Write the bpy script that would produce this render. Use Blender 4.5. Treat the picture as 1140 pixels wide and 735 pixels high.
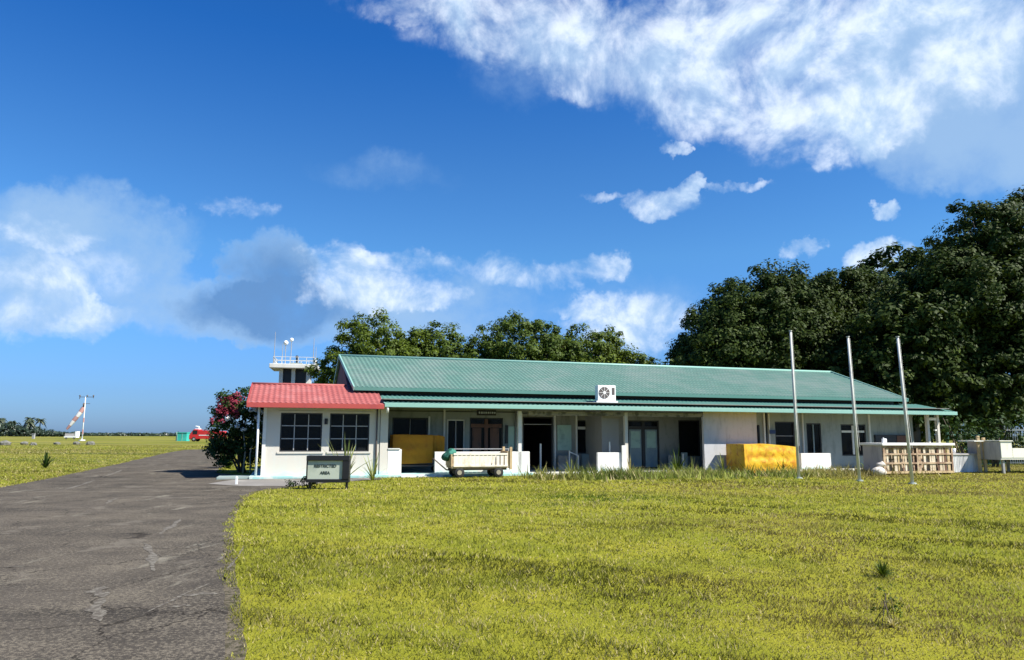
import bpy, math, random
import numpy as np
from mathutils import Vector, Matrix
random.seed(7); rng = np.random.default_rng(7)
S = bpy.context.scene
for o in list(bpy.data.objects): bpy.data.objects.remove(o)
COL = S.collection
R = math.radians

# ------------------------------------------------------------------ camera
cd = bpy.data.cameras.new('camera'); cam = bpy.data.objects.new('camera', cd); COL.objects.link(cam)
cd.sensor_width = 36; cd.lens = 26; cd.clip_end = 6000; cd.clip_start = .05
cam.location = (0, 0, 1.6)
cam.rotation_mode = 'QUATERNION'
cam.rotation_quaternion = (Matrix.Rotation(R(90+8.12), 3, 'X') @ Matrix.Rotation(R(0.2), 3, 'Z')).to_quaternion()
S.camera = cam

# ------------------------------------------------------------------ light
SUN = Vector((.892, -.356, 1.0)).normalized()
EL = math.asin(SUN.z); ROT = math.atan2(SUN.x, SUN.y)
sd = bpy.data.lights.new('sun', 'SUN'); so = bpy.data.objects.new('sun', sd); COL.objects.link(so)
sd.energy = 5.0; sd.angle = R(.5); sd.color = (1, .95, .86)
so.rotation_mode = 'QUATERNION'; so.rotation_quaternion = SUN.to_track_quat('Z', 'Y')
S.view_settings.view_transform = 'Standard'; S.view_settings.look = 'None'
S.view_settings.exposure = 1.0; S.view_settings.gamma = 1; S.view_settings.use_curve_mapping = False
S.render.engine = 'CYCLES'
S.cycles.max_bounces = 5; S.cycles.diffuse_bounces = 3; S.cycles.glossy_bounces = 2; S.cycles.transmission_bounces = 3; S.cycles.transparent_max_bounces = 6

# ------------------------------------------------------------------ node helpers
class NT:
    def __init__(s, nt): s.nt = nt; s.n = nt.nodes; s.l = nt.links
    def new(s, t, **k):
        n = s.n.new(t)
        for a, b in k.items(): setattr(n, a, b)
        return n
    def put(s, sock, v):
        if hasattr(v, 'is_output'): s.l.new(v, sock)
        elif v is not None: sock.default_value = v
    def math(s, op, a, b=None, c=None, clamp=False):
        n = s.new('ShaderNodeMath', operation=op, use_clamp=clamp)
        s.put(n.inputs[0], a); s.put(n.inputs[1], b)
        if c is not None: s.put(n.inputs[2], c)
        return n.outputs[0]
    def vmath(s, op, a, b=None):
        n = s.new('ShaderNodeVectorMath', operation=op); s.put(n.inputs[0], a)
        if b is not None: s.put(n.inputs[1], b)
        return n.outputs['Value'] if op in ('DOT_PRODUCT', 'LENGTH') else n.outputs[0]
    def noise(s, vec, scale, detail=3, rough=.55, dist=0):
        n = s.new('ShaderNodeTexNoise'); s.put(n.inputs['Vector'], vec)
        n.inputs['Scale'].default_value = scale; n.inputs['Detail'].default_value = detail
        n.inputs['Roughness'].default_value = rough; n.inputs['Distortion'].default_value = dist
        return n
    def ramp(s, v, a, b, lo=0., hi=1.):
        n = s.new('ShaderNodeMapRange', interpolation_type='SMOOTHSTEP'); s.put(n.inputs[0], v)
        n.inputs[1].default_value = a; n.inputs[2].default_value = b
        n.inputs[3].default_value = lo; n.inputs[4].default_value = hi
        return n.outputs[0]
    def mix(s, f, a, b, mode='MIX'):
        n = s.new('ShaderNodeMix', data_type='RGBA', blend_type=mode); s.put(n.inputs[0], f)
        for i, v in ((6, a), (7, b)):
            if isinstance(v, (tuple, list)) and len(v) == 3: v = (*v, 1)
            s.put(n.inputs[i], v)
        return n.outputs[2]

# ------------------------------------------------------------------ world: Nishita sky with clouds (azimuth, elevation, radii, weight; degrees)
WHITE = [(-7.6,31.8,7.3,1.48,.7),(-.8,30.9,9.0,2.91,.8),(5.1,29.2,7.7,3.39,.8),(9.5,28.2,5.0,4.71,.9),(13.7,25.0,4.2,3.03,1.0),(18.5,27.3,9.2,4.01,1.0),(24.6,25.0,8.1,5.47,1.1),(25.5,21.0,2.9,2.78,1.0),(29.7,26.0,8.3,5.17,1.0),(-13.8,12.4,3.1,1.86,1.1),(-10.5,10.8,6.0,1.18,1.2),(-9.2,12.8,5.6,1.02,.7),(4.9,12.1,5.0,1.19,.8),(7.2,12.5,2.6,1.11,.8),(-.7,12.5,4.5,1.12,.5),(9.1,8.0,4.9,2.37,1.0),(6.0,9.7,1.9,.95,.9),(12.2,17.3,2.7,1.15,1.0),(14.2,18.2,.7,.98,.9),(7.1,18.0,2.1,.46,.8),(16.9,18.4,2.9,.37,.6),(12.8,21.3,.7,.44,.8),(21.9,13.5,1.4,.37,.7),(27.9,15.4,.8,.49,.9),(27.3,12.5,2.2,1.13,1.1),(-32.4,7.7,5.5,1.49,1.0),(-32.5,13.0,3.0,1.07,.7),(-25.9,16.1,1.5,.64,.5),(-20.6,16.4,2.5,.74,.5),(-25.3,2.6,2.3,.18,.5),(-33,11.0,6,2.0,.35),(-35,9.5,4,1.5,.5),(32,27,7,5,.5),(21,30,12,4,.6)]
GREY = [(33.7,24.5,8.6,7.4,3.0),(35.9,20.4,5.0,5.0,2.6),(-32.4,11.2,7.8,3.8,1.8),(-28.9,14.2,5.2,2.4,1.0),(-18.6,12.0,3.0,2.6,1.6),(-18.6,9.4,6.0,1.9,1.6),(-18.4,9.1,9.1,1.97,1.1),(-6.3,9.6,10.5,2.54,.8),(-22.1,7.8,17.3,.96,.6),(-10.1,19.6,5.7,1.52,.35),(5.1,28.5,10.2,3.93,.6),(33.3,16.7,1.8,.79,.5),(9.1,9.6,6.4,2.37,.4),(-11.8,8.3,9.5,1.41,.8)]
DARK = [(-18.4,11.4,3.4,2.6,1.0),(-18.2,9.3,6,1.7,.9),(-17.5,9.0,7,2,.6)]
w = bpy.data.worlds.new('World'); S.world = w; w.use_nodes = True
T = NT(w.node_tree); T.n.clear()
sky = T.new('ShaderNodeTexSky', sky_type='NISHITA'); sky.sun_disc = False
sky.sun_elevation = EL; sky.sun_rotation = ROT; sky.altitude = 0; sky.air_density = 1.0; sky.dust_density = 0.6; sky.ozone_density = 2.0
SKYS = .061
d = T.new('ShaderNodeTexCoord').outputs['Generated']
sp = T.new('ShaderNodeSeparateXYZ'); T.put(sp.inputs[0], d); X, Y, Z = sp.outputs
az = T.math('MULTIPLY', T.math('ARCTAN2', X, Y), 57.2958)
el = T.math('MULTIPLY', T.math('ARCSINE', Z), 57.2958)
n1 = T.noise(d, 7, 5, .62).outputs['Color']; n2 = T.noise(d, 34, 4, .65).outputs['Color']
wv = T.vmath('ADD', T.vmath('MULTIPLY', T.vmath('SUBTRACT', n1, (.5, .5, .5)), (7.5, 4.2, 0)), T.vmath('MULTIPLY', T.vmath('SUBTRACT', n2, (.5, .5, .5)), (2.6, 1.7, 0)))
cb = T.new('ShaderNodeCombineXYZ'); T.put(cb.inputs[0], az); T.put(cb.inputs[1], el)
pw = T.vmath('ADD', cb.outputs[0], wv)
def field(blobs, p):
    acc = None
    for a, e, ra, re, wt in blobs:
        q = T.vmath('MULTIPLY', T.vmath('SUBTRACT', p, (a, e, 0)), (1/(ra*1.25), 1/(re*1.25), 0))
        v = T.math('MULTIPLY', T.math('SUBTRACT', 1.0, T.vmath('DOT_PRODUCT', q, q), clamp=True), wt)
        acc = v if acc is None else T.math('ADD', acc, v)
    return acc
fb = T.noise(d, 11, 9, .60, .25).outputs['Fac']
fb2 = T.noise(d, 8, 8, .62).outputs['Fac']
def soft(f, k): return T.math('MULTIPLY', T.math('DIVIDE', f, T.math('ADD', f, k)), 1.5)
fw_ = soft(field(WHITE, pw), .8); fg = soft(field(GREY, pw), .9); fd = field(DARK, pw)
mw = T.ramp(T.math('ADD', fw_, T.math('MULTIPLY', T.math('SUBTRACT', fb, .5), 3.1)), .12, 1.40)
mw = T.math('MULTIPLY', mw, T.ramp(fw_, .02, .6))
mg = T.ramp(T.math('ADD', fg, T.math('MULTIPLY', T.math('SUBTRACT', fb2, .5), 2.0)), .10, 1.25)
mg = T.math('MULTIPLY', mg, T.ramp(fg, 0, .6))
hs = T.new('ShaderNodeHueSaturation'); hs.inputs['Saturation'].default_value = 1.1; hs.inputs['Value'].default_value = 1.0; hs.inputs['Hue'].default_value = .505
T.put(hs.inputs['Color'], sky.outputs[0])
hor = T.ramp(el, -1, 34)
cr_ = T.new('ShaderNodeValToRGB'); T.put(cr_.inputs[0], T.math('DIVIDE', el, 60.0, clamp=True)); ce = cr_.color_ramp.elements
ce[0].position = 0.0; ce[0].color = (.36/1.4, .60/1.4, 1.25/1.4, 1); ce[1].position = 1.0; ce[1].color = (.30/1.4, .75/1.4, 1.2/1.4, 1)
for p_, c_ in ((.05,(.38,.64,1.18)),(.13,(.46,.84,1.34)),(.225,(.54,1.02,1.37)),(.333,(.42,.93,1.35)),(.483,(.19,.76,1.36)),(.62,(.16,.70,1.3))):
    e_ = ce.new(p_); e_.color = (c_[0]/1.4, c_[1]/1.4, c_[2]/1.4, 1)
skyc = T.vmath('MULTIPLY', T.mix(1.0, hs.outputs[0], cr_.outputs[0], 'MULTIPLY'), (1.4, 1.4, 1.4))
greyc = T.mix(fd, (3.2, 4.9, 7.2), (1.2, 2.4, 4.6))
c = T.mix(T.math('MULTIPLY', mg, .80), skyc, greyc)
shade = T.math('ADD', T.math('MULTIPLY', T.noise(T.vmath('ADD', d, (.0, .0, .02)), 11, 9, .60, .25).outputs['Fac'], -1.0), fb)
wcol = T.mix(T.ramp(T.math('ADD', T.math('MULTIPLY', shade, 2.2), T.noise(d, 6, 6, .6).outputs['Fac']), .22, .80), (4.4, 6.0, 8.1), (8.0, 8.9, 10.1))
c = T.mix(T.math('MULTIPLY', mw, .92), c, wcol)
bg = T.new('ShaderNodeBackground'); T.put(bg.inputs[0], c); bg.inputs[1].default_value = SKYS
out = T.new('ShaderNodeOutputWorld'); T.l.new(bg.outputs[0], out.inputs[0])

# ------------------------------------------------------------------ materials
def base_mat(name):
    m = bpy.data.materials.new(name); m.use_nodes = True; t = NT(m.node_tree)
    return m, t, m.node_tree.nodes['Principled BSDF']
def mat(name, col, rough=.7, var=.12, scale=3, col2=None, s2=1.2, amt=(.5, .7), bump=.0, bscale=40, metal=0, streak=False, spec=.4):
    m, t, b = base_mat(name)
    tc = t.new('ShaderNodeTexCoord').outputs['Object']
    v = tc
    if streak:
        mp = t.new('ShaderNodeMapping'); t.put(mp.inputs[0], tc); mp.inputs['Scale'].default_value = (1, 1, .22); v = mp.outputs[0]
    n = t.noise(v, scale, 5, .6).outputs['Fac']
    c = t.mix(n, tuple(x*(1-var) for x in col), tuple(min(1, x*(1+var)) for x in col))
    if col2:
        c = t.mix(t.ramp(t.noise(v, s2, 6, .65).outputs['Fac'], *amt), c, col2)
    t.put(b.inputs['Base Color'], c); b.inputs['Roughness'].default_value = rough; b.inputs['Metallic'].default_value = metal
    b.inputs['Specular IOR Level'].default_value = spec
    if bump:
        bn = t.new('ShaderNodeBump'); bn.inputs['Strength'].default_value = bump; bn.inputs['Distance'].default_value = .02
        t.put(bn.inputs['Height'], t.noise(tc, bscale, 4, .6).outputs['Fac']); t.put(b.inputs['Normal'], bn.outputs[0])
    return m
def wall_mat(name, col, dirt, foot, h=.35):
    m, t, b = base_mat(name)
    tc = t.new('ShaderNodeTexCoord').outputs['Object']
    sp = t.new('ShaderNodeSeparateXYZ'); t.put(sp.inputs[0], tc)
    mp = t.new('ShaderNodeMapping'); t.put(mp.inputs[0], tc); mp.inputs['Scale'].default_value = (2.2, 2.2, .5)
    st = t.noise(mp.outputs[0], 1.6, 6, .65).outputs['Fac']
    c = t.mix(t.ramp(st, .46, .68, 0, .7), col, dirt)
    c = t.mix(t.ramp(t.noise(tc, 5, 5, .7).outputs['Fac'], .54, .70, 0, .4), c, dirt)
    # second tint blended in unevenly along the foot of the wall
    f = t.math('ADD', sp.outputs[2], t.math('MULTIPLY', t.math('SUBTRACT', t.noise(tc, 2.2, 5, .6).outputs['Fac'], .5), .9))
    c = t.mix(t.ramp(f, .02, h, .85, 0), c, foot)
    t.put(b.inputs['Base Color'], c); b.inputs['Roughness'].default_value = .85
    bn = t.new('ShaderNodeBump'); bn.inputs['Strength'].default_value = .25; bn.inputs['Distance'].default_value = .01
    t.put(bn.inputs['Height'], t.noise(tc, 30, 4, .6).outputs['Fac']); t.put(b.inputs['Normal'], bn.outputs[0])
    return m
M = {}
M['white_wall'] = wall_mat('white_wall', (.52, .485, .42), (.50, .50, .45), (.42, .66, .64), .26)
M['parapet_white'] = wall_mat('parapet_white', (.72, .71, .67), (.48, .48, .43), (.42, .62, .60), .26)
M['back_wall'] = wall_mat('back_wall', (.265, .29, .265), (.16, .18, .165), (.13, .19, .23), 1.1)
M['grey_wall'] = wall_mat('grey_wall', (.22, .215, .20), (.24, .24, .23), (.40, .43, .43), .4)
M['dark_wall'] = wall_mat('dark_wall', (.23, .235, .215), (.11, .115, .10), (.14, .19, .22), 1.1)  # darker base tone than back_wall, for part of the veranda wall
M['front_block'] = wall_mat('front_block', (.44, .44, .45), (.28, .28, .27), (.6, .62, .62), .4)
M['weathered'] = mat('weathered', (.26, .25, .22), .9, .3, 6, (.09, .09, .08), 3, (.45, .6), .3)
M['trim'] = mat('trim', (.62, .62, .58), .7, .1, 4, (.35, .36, .34), 3, (.55, .8))
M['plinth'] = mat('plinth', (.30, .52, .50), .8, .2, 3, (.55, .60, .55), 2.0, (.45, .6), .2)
M['slab_white'] = mat('slab_white', (.6, .6, .55), .85, .15, 4, (.3, .3, .28), 2, (.5, .7), .2)
M['green_roof'] = mat('green_roof', (.082, .165, .135), .62, .22, 2.2, (.13, .19, .165), .45, (.40, .66), spec=.25, streak=True)
M['low_roof'] = mat('low_roof', (.080, .195, .165), .7, .12, 1.3, (.11, .22, .19), .6, (.45, .75), spec=.15, streak=True)
M['mint_fascia'] = mat('mint_fascia', (.22, .40, .34), .45, .08, 3, (.2, .42, .36), 3, (.6, .8), streak=True)
M['red_roof'] = mat('red_roof', (.31, .08, .072), .75, .2, 2, (.36, .13, .12), 1.0, (.45, .75), streak=True)
M['red_fascia'] = mat('red_fascia', (.36, .06, .05), .5, .1, 3, (.3, .05, .05), 2, (.5, .75), streak=True)
M['maroon'] = mat('maroon', (.13, .045, .055), .8, .25, 3, (.2, .1, .11), 3, (.5, .7), streak=True)
M['dark_frame'] = mat('dark_frame', (.02, .02, .022), .5, .1, 5)
M['pale_bar'] = mat('pale_bar', (.30, .30, .30), .6, .1, 5)
M['brown_wood'] = mat('brown_wood', (.13, .055, .03), .55, .3, 4, (.06, .03, .02), 6, (.5, .7), streak=True)
M['door_paint'] = mat('door_paint', (.20, .26, .26), .6, .15, 3, (.14, .2, .24), 2, (.4, .7))
M['pale_green'] = mat('pale_green', (.30, .44, .38), .6, .12, 3, (.2, .3, .27), 2, (.5, .7))
M['black'] = mat('black', (.012, .012, .014), .45, .2, 5)
M['blue_sign'] = mat('blue_sign', (.02, .04, .12), .5, .1, 5)
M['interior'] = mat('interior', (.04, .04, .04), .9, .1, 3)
M['ceiling'] = mat('ceiling', (.20, .20, .18), .9, .15, 2, (.2, .2, .18), 1.5, (.5, .7))
M['ac_white'] = mat('ac_white', (.74, .74, .71), .5, .06, 5)
M['ac_grille'] = mat('ac_grille', (.10, .085, .08), .5, .1, 5)
M['yellow_tarp'] = mat('yellow_tarp', (.72, .42, .02), .5, .2, 3.5, (.52, .22, .01), 3.4, (.46, .62), 1.0, 7, streak=False)
M['shaded_tarp'] = mat('shaded_tarp', (.44, .185, .002), .7, .12, 2, (.36, .13, .002), 2, (.45, .7), .4, 5)  # yellow cover with the veranda shade darkened into its colour
M['cream_slat'] = mat('cream_slat', (.72, .66, .55), .75, .15, 7, (.5, .42, .3), 3, (.5, .7))
M['tan_wood'] = mat('tan_wood', (.48, .36, .20), .8, .2, 7, (.3, .2, .11), 4, (.5, .7), .2)
M['pallet_wood'] = mat('pallet_wood', (.48, .36, .23), .85, .35, 5, (.22, .13, .085), 2.2, (.42, .62), .3)
M['pallet_dark'] = mat('pallet_dark', (.13, .07, .045), .85, .3, 5)
M['carton'] = mat('carton', (.52, .42, .29), .85, .25, 2.5, (.66, .58, .45), 1.6, (.45, .6))
M['grey_ply'] = mat('grey_ply', (.46, .43, .41), .85, .12, 3, (.34, .32, .31), 3, (.45, .7), streak=True)
M['white_sheet'] = mat('white_sheet', (.78, .77, .72), .6, .08, 4, (.5, .5, .46), 3, (.55, .8))
M['galv'] = mat('galv', (.66, .66, .66), .6, .15, 3, (.42, .42, .42), 2.2, (.45, .65), streak=True)
M['pole_paint'] = mat('pole_paint', (.50, .50, .47), .75, .12, 4, (.28, .27, .25), 2.0, (.5, .7))
M['tyre'] = mat('tyre', (.02, .02, .02), .85, .2, 6)
M['steel_dark'] = mat('steel_dark', (.09, .075, .07), .6, .25, 6, (.16, .08, .05), 4, (.5, .7))
M['rim'] = mat('rim', (.28, .25, .18), .6, .15, 5)
M['green_cloth'] = mat('green_cloth', (.01, .075, .055), .85, .3, 6, (.04, .18, .13), 5, (.45, .6), .5, 12)
M['sack'] = mat('sack', (.62, .56, .48), .9, .15, 6, (.4, .35, .3), 4, (.5, .7), .5, 12)
M['sign_panel'] = mat('sign_panel', (.42, .46, .38), .5, .06, 3, (.33, .37, .3), 2, (.5, .7))
M['sign_text'] = mat('sign_text', (.035, .045, .035), .6, .05, 3)
M['pale_text'] = mat('pale_text', (.45, .5, .5), .6, .05, 3)
M['concrete'] = mat('concrete', (.24, .30, .28), .85, .12, 2, (.3, .3, .28), 1.2, (.5, .7), .2, streak=True)
M['tower_white'] = mat('tower_white', (.60, .59, .54), .8, .1, 1, (.42, .42, .38), .6, (.5, .7), streak=True)
M['white_paint'] = mat('white_paint', (.8, .8, .78), .5, .05, 4)
M['red_paint'] = mat('red_paint', (.50, .02, .02), .35, .1, 1, spec=.6)
M['teal_paint'] = mat('teal_paint', (.03, .36, .30), .6, .12, 1, (.06, .45, .38), .8, (.4, .7))
M['sock_white'] = mat('sock_white', (.75, .72, .70), .8, .05, 2)
M['sock_red'] = mat('sock_red', (.40, .22, .20), .8, .1, 2)
M['bark'] = mat('bark', (.14, .11, .085), .95, .3, 5, (.07, .055, .045), 3, (.45, .65), .6, 12, streak=True)
M['pale_stem'] = mat('pale_stem', (.30, .27, .2), .9, .2, 8)
M['stone'] = mat('stone', (.16, .155, .135), .95, .3, 3, (.12, .12, .1), 3, (.45, .6), .5, 10)
M['trailer_white'] = mat('trailer_white', (.76, .74, .64), .6, .08, 3, (.5, .48, .4), 2, (.55, .75))
M['fence_grey'] = mat('fence_grey', (.16, .19, .20), .7, .15, 3)
M['fence_green'] = mat('fence_green', (.05, .13, .09), .7, .15, 3)
def glass_mat():
    m, t, b = base_mat('window_glass')
    b.inputs['Base Color'].default_value = (.012, .014, .016, 1); b.inputs['Roughness'].default_value = .06
    b.inputs['Specular IOR Level'].default_value = .08
    tr = t.new('ShaderNodeBsdfTransparent'); tr.inputs[0].default_value = (.55, .6, .6, 1)
    mx = t.new('ShaderNodeMixShader'); mx.inputs[0].default_value = .86
    t.l.new(tr.outputs[0], mx.inputs[1]); t.l.new(b.outputs[0], mx.inputs[2])
    t.l.new(mx.outputs[0], t.n['Material Output'].inputs[0]); return m
M['glass'] = glass_mat()
def leaf_mat(name, c1, c2, trans=.25, rough=.45, spec=.5):
    m, t, b = base_mat(name)
    at = t.new('ShaderNodeAttribute', attribute_name='tint').outputs['Fac']
    c = t.mix(at, c1, c2)
    t.put(b.inputs['Base Color'], c); b.inputs['Roughness'].default_value = rough; b.inputs['Specular IOR Level'].default_value = spec
    tl = t.new('ShaderNodeBsdfTranslucent'); t.put(tl.inputs[0], t.mix(1, c, (1.5, 1.4, .6), 'MULTIPLY'))
    mx = t.new('ShaderNodeMixShader'); mx.inputs[0].default_value = trans
    t.l.new(b.outputs[0], mx.inputs[1]); t.l.new(tl.outputs[0], mx.inputs[2])
    t.l.new(mx.outputs[0], t.n['Material Output'].inputs[0]); return m
M['leaf_bright'] = leaf_mat('leaf_bright', (.028, .052, .006), (.135, .185, .014), .25, .6, .2)
M['leaf_mid'] = leaf_mat('leaf_mid', (.022, .045, .006), (.10, .145, .014), .2, .6, .2)
M['leaf_dark'] = leaf_mat('leaf_dark', (.013, .027, .005), (.060, .088, .013), .14, .6, .12)
M['leaf_bush'] = leaf_mat('leaf_bush', (.012, .028, .007), (.045, .085, .016), .15, .6, .15)
M['leaf_pale'] = leaf_mat('leaf_pale', (.10, .14, .04), (.28, .30, .11), .25)
M['leaf_palm'] = leaf_mat('leaf_palm', (.025, .04, .02), (.06, .075, .035), .1)
M['leaf_far'] = leaf_mat('leaf_far', (.022, .04, .028), (.045, .07, .035), .1)
M['pink'] = leaf_mat('pink', (.18, .018, .04), (.32, .055, .09), .3, .7, .2)
M['white_flower'] = leaf_mat('white_flower', (.6, .62, .66), (.8, .8, .82), .3, .7, .2)
M['straw'] = leaf_mat('straw', (.30, .26, .10), (.48, .43, .22), .3, .8, .2)
def grass_blade_mat():
    m, t, b = base_mat('grass_blade')
    at = t.new('ShaderNodeAttribute', attribute_name='col').outputs['Color']
    t.put(b.inputs['Base Color'], at); b.inputs['Roughness'].default_value = .7; b.inputs['Specular IOR Level'].default_value = .08
    tl = t.new('ShaderNodeBsdfTranslucent'); t.put(tl.inputs[0], at)
    mx = t.new('ShaderNodeMixShader'); mx.inputs[0].default_value = .35
    t.l.new(b.outputs[0], mx.inputs[1]); t.l.new(tl.outputs[0], mx.inputs[2])
    t.l.new(mx.outputs[0], t.n['Material Output'].inputs[0]); return m
M['grass_blade'] = grass_blade_mat()

# ------------------------------------------------------------------ mesh helpers
class MB:
    def __init__(s): s.v = []; s.f = []
    def add(s, vs, fs):
        n = len(s.v); s.v += [tuple(v) for v in vs]; s.f += [tuple(i+n for i in f) for f in fs]; return s
    def box(s, x0, x1, y0, y1, z0, z1):
        return s.add([(x0,y0,z0),(x1,y0,z0),(x1,y1,z0),(x0,y1,z0),(x0,y0,z1),(x1,y0,z1),(x1,y1,z1),(x0,y1,z1)],
                     [(0,3,2,1),(4,5,6,7),(0,1,5,4),(1,2,6,5),(2,3,7,6),(3,0,4,7)])
    def hexa(s, p): return s.add(p, [(0,3,2,1),(4,5,6,7),(0,1,5,4),(1,2,6,5),(2,3,7,6),(3,0,4,7)])
    def bar(s, a, b, w, h=None):
        h = h or w; a = Vector(a); b = Vector(b); d = (b-a).normalized()
        up = Vector((0,0,1)) if abs(d.z) < .95 else Vector((0,1,0))
        x = d.cross(up).normalized()*w/2; y = x.cross(d).normalized()*h/2
        return s.hexa([a-x-y, a+x-y, b+x-y, b-x-y, a-x+y, a+x+y, b+x+y, b-x+y])
    def tube(s, pts, radii, n=10, cap=True):
        pts = [Vector(p) for p in pts]; rings = []; base = len(s.v)
        px = None
        for i, p in enumerate(pts):
            d = (pts[min(i+1, len(pts)-1)]-pts[max(i-1, 0)]).normalized()
            up = Vector((0,0,1)) if abs(d.z) < .9 else Vector((0,1,0))
            x = d.cross(up).normalized() if px is None else (px - d*px.dot(d)).normalized()
            px = x; y = d.cross(x)
            for k in range(n):
                a = 2*math.pi*k/n; s.v.append(tuple(p+(x*math.cos(a)+y*math.sin(a))*radii[i]))
        for i in range(len(pts)-1):
            for k in range(n):
                a = base+i*n+k; b = base+i*n+(k+1) % n
                s.f.append((a, b, b+n, a+n))
        if cap:
            s.f.append(tuple(base+k for k in range(n))[::-1]); s.f.append(tuple(base+(len(pts)-1)*n+k for k in range(n)))
        return s
    def cyl(s, a, b, r, n=14): return s.tube([a, b], [r, r], n)
    def sphere(s, c, r, n=8, sc=(1,1,1)):
        vs = []; fs = []
        for i in range(1, n):
            t = math.pi*i/n
            for k in range(2*n):
                a = math.pi*k/n; vs.append((c[0]+r*sc[0]*math.sin(t)*math.cos(a), c[1]+r*sc[1]*math.sin(t)*math.sin(a), c[2]+r*sc[2]*math.cos(t)))
        m = 2*n
        for i in range(n-2):
            for k in range(m): fs.append((i*m+k, (i+1)*m+k, (i+1)*m+(k+1) % m, i*m+(k+1) % m))
        vs += [(c[0],c[1],c[2]+r*sc[2]), (c[0],c[1],c[2]-r*sc[2])]; t_ = len(vs)-2
        for k in range(m): fs.append((t_, k, (k+1) % m)); fs.append((t_+1, (n-2)*m+(k+1) % m, (n-2)*m+k))
        return s.add(vs, fs)
    def build(s, name, m, parent=None, smooth=False, bevel=0):
        me = bpy.data.meshes.new(name); me.from_pydata(s.v, [], s.f); me.update()
        me.materials.append(M[m] if isinstance(m, str) else m)
        if smooth: me.polygons.foreach_set('use_smooth', [True]*len(me.polygons))
        o = bpy.data.objects.new(name, me); COL.objects.link(o)
        if parent: o.parent = parent
        if bevel:
            b = o.modifiers.new('bevel', 'BEVEL'); b.width = bevel; b.segments = 2; b.limit_method = 'ANGLE'
        return o
def B(*a): return MB().box(*a)
def empty(name, loc=(0,0,0), rz=0):
    o = bpy.data.objects.new(name, None); COL.objects.link(o); o.location = loc; o.rotation_euler = (0,0,rz); o.empty_display_size = .3; return o
def tag(o, label=None, cat=None, group=None, kind=None):
    if label: o['label'] = label
    if cat: o['category'] = cat
    if group: o['group'] = group
    if kind: o['kind'] = kind
    return o
def np_mesh(name, verts, loops_per, mat_, attr=None, attrname='tint', parent=None):
    """verts (n*k,3) with every face k consecutive vertices"""
    n = len(verts); k = loops_per; nf = n//k
    me = bpy.data.meshes.new(name); me.vertices.add(n); me.vertices.foreach_set('co', verts.astype(np.float32).ravel())
    me.loops.add(n); me.loops.foreach_set('vertex_index', np.arange(n, dtype=np.int32))
    me.polygons.add(nf); me.polygons.foreach_set('loop_start', np.arange(0, n, k, dtype=np.int32))
    try: me.polygons.foreach_set('loop_total', np.full(nf, k, dtype=np.int32))
    except Exception: pass
    me.update(calc_edges=True)
    if attr is not None:
        if attr.ndim == 1:
            a = me.attributes.new(attrname, 'FLOAT', 'POINT'); a.data.foreach_set('value', attr.astype(np.float32))
        else:
            a = me.attributes.new(attrname, 'FLOAT_COLOR', 'POINT')
            c4 = np.ones((n, 4), np.float32); c4[:, :3] = attr; a.data.foreach_set('color', c4.ravel())
    me.materials.append(M[mat_] if isinstance(mat_, str) else mat_)
    o = bpy.data.objects.new(name, me); COL.objects.link(o)
    if parent: o.parent = parent
    return o

# value noise for numpy
def vnoise(x, y, scale, seed=0):
    r = np.random.default_rng(seed); g = r.random((256, 256))
    x = x*scale+1000; y = y*scale+1000; xi = np.floor(x).astype(int); yi = np.floor(y).astype(int); fx = x-xi; fy = y-yi
    fx = fx*fx*(3-2*fx); fy = fy*fy*(3-2*fy)
    a = g[xi % 256, yi % 256]; b = g[(xi+1) % 256, yi % 256]; c_ = g[xi % 256, (yi+1) % 256]; d_ = g[(xi+1) % 256, (yi+1) % 256]
    return (a*(1-fx)+b*fx)*(1-fy)+(c_*(1-fx)+d_*fx)*fy
def fbm(x, y, scale, seed=0, o=4):
    s = 0; a = .5; t = 0
    for i in range(o): s = s+a*vnoise(x, y, scale*2**i, seed+i); t += a; a *= .5
    return s/t

# ------------------------------------------------------------------ frame of the building front
TH = R(16.9); O = Vector((-4.847, 29.143, 0))
Uv = Vector((math.cos(TH), math.sin(TH), 0)); Vv = Vector((-math.sin(TH), math.cos(TH), 0))
def P(u, v, z=0): return O+Uv*u+Vv*v+Vector((0,0,z))

# ------------------------------------------------------------------ ground, verge, road
RR = [(0.35,-1),(0.0,0),(-1.0,2.9),(-1.96,5.58),(-2.41,6.75),(-3.23,8.84),(-4.37,11.8),(-5.52,15),(-6.3,17.5),(-7.0,20),(-7.25,21.5),(-6.9,22.9),(-6.6,24.0),(-6.2,25.5),(-4.6,27.5),(-5.0,28.3),(-9.6,28.4),(-12.3,31.5),(-15.2,40),(-19.5,51),(-21,57),(-18,66),(-6,72),(30,74)]
LL = [(-7.3,-1),(-7.6,0),(-15.34,22.64),(-16.88,27.8),(-20.4,38),(-26.5,55.3),(-31,68),(-34,78),(-31,86),(-20,90),(30,92)]
def road_outline(grow=0, jitter=0, seed=3):
    rr = random.Random(seed); out = []
    for line, sgn in ((RR, 1), (LL, -1)):
        pts = []
        for (a, b) in zip(line[:-1], line[1:]):
            L = math.hypot(b[0]-a[0], b[1]-a[1]); n = max(1, int(L/ (.22 if a[1] < 25 else 1.0)))
            nx, ny = (b[1]-a[1])/L*sgn, -(b[0]-a[0])/L*sgn
            for i in range(n):
                t = i/n; g = grow + jitter*(rr.random()-.5)
                pts.append((a[0]+(b[0]-a[0])*t+nx*g, a[1]+(b[1]-a[1])*t+ny*g))
        pts.append(line[-1]); out.append(pts)
    return out[0]+out[1][::-1]
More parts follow.
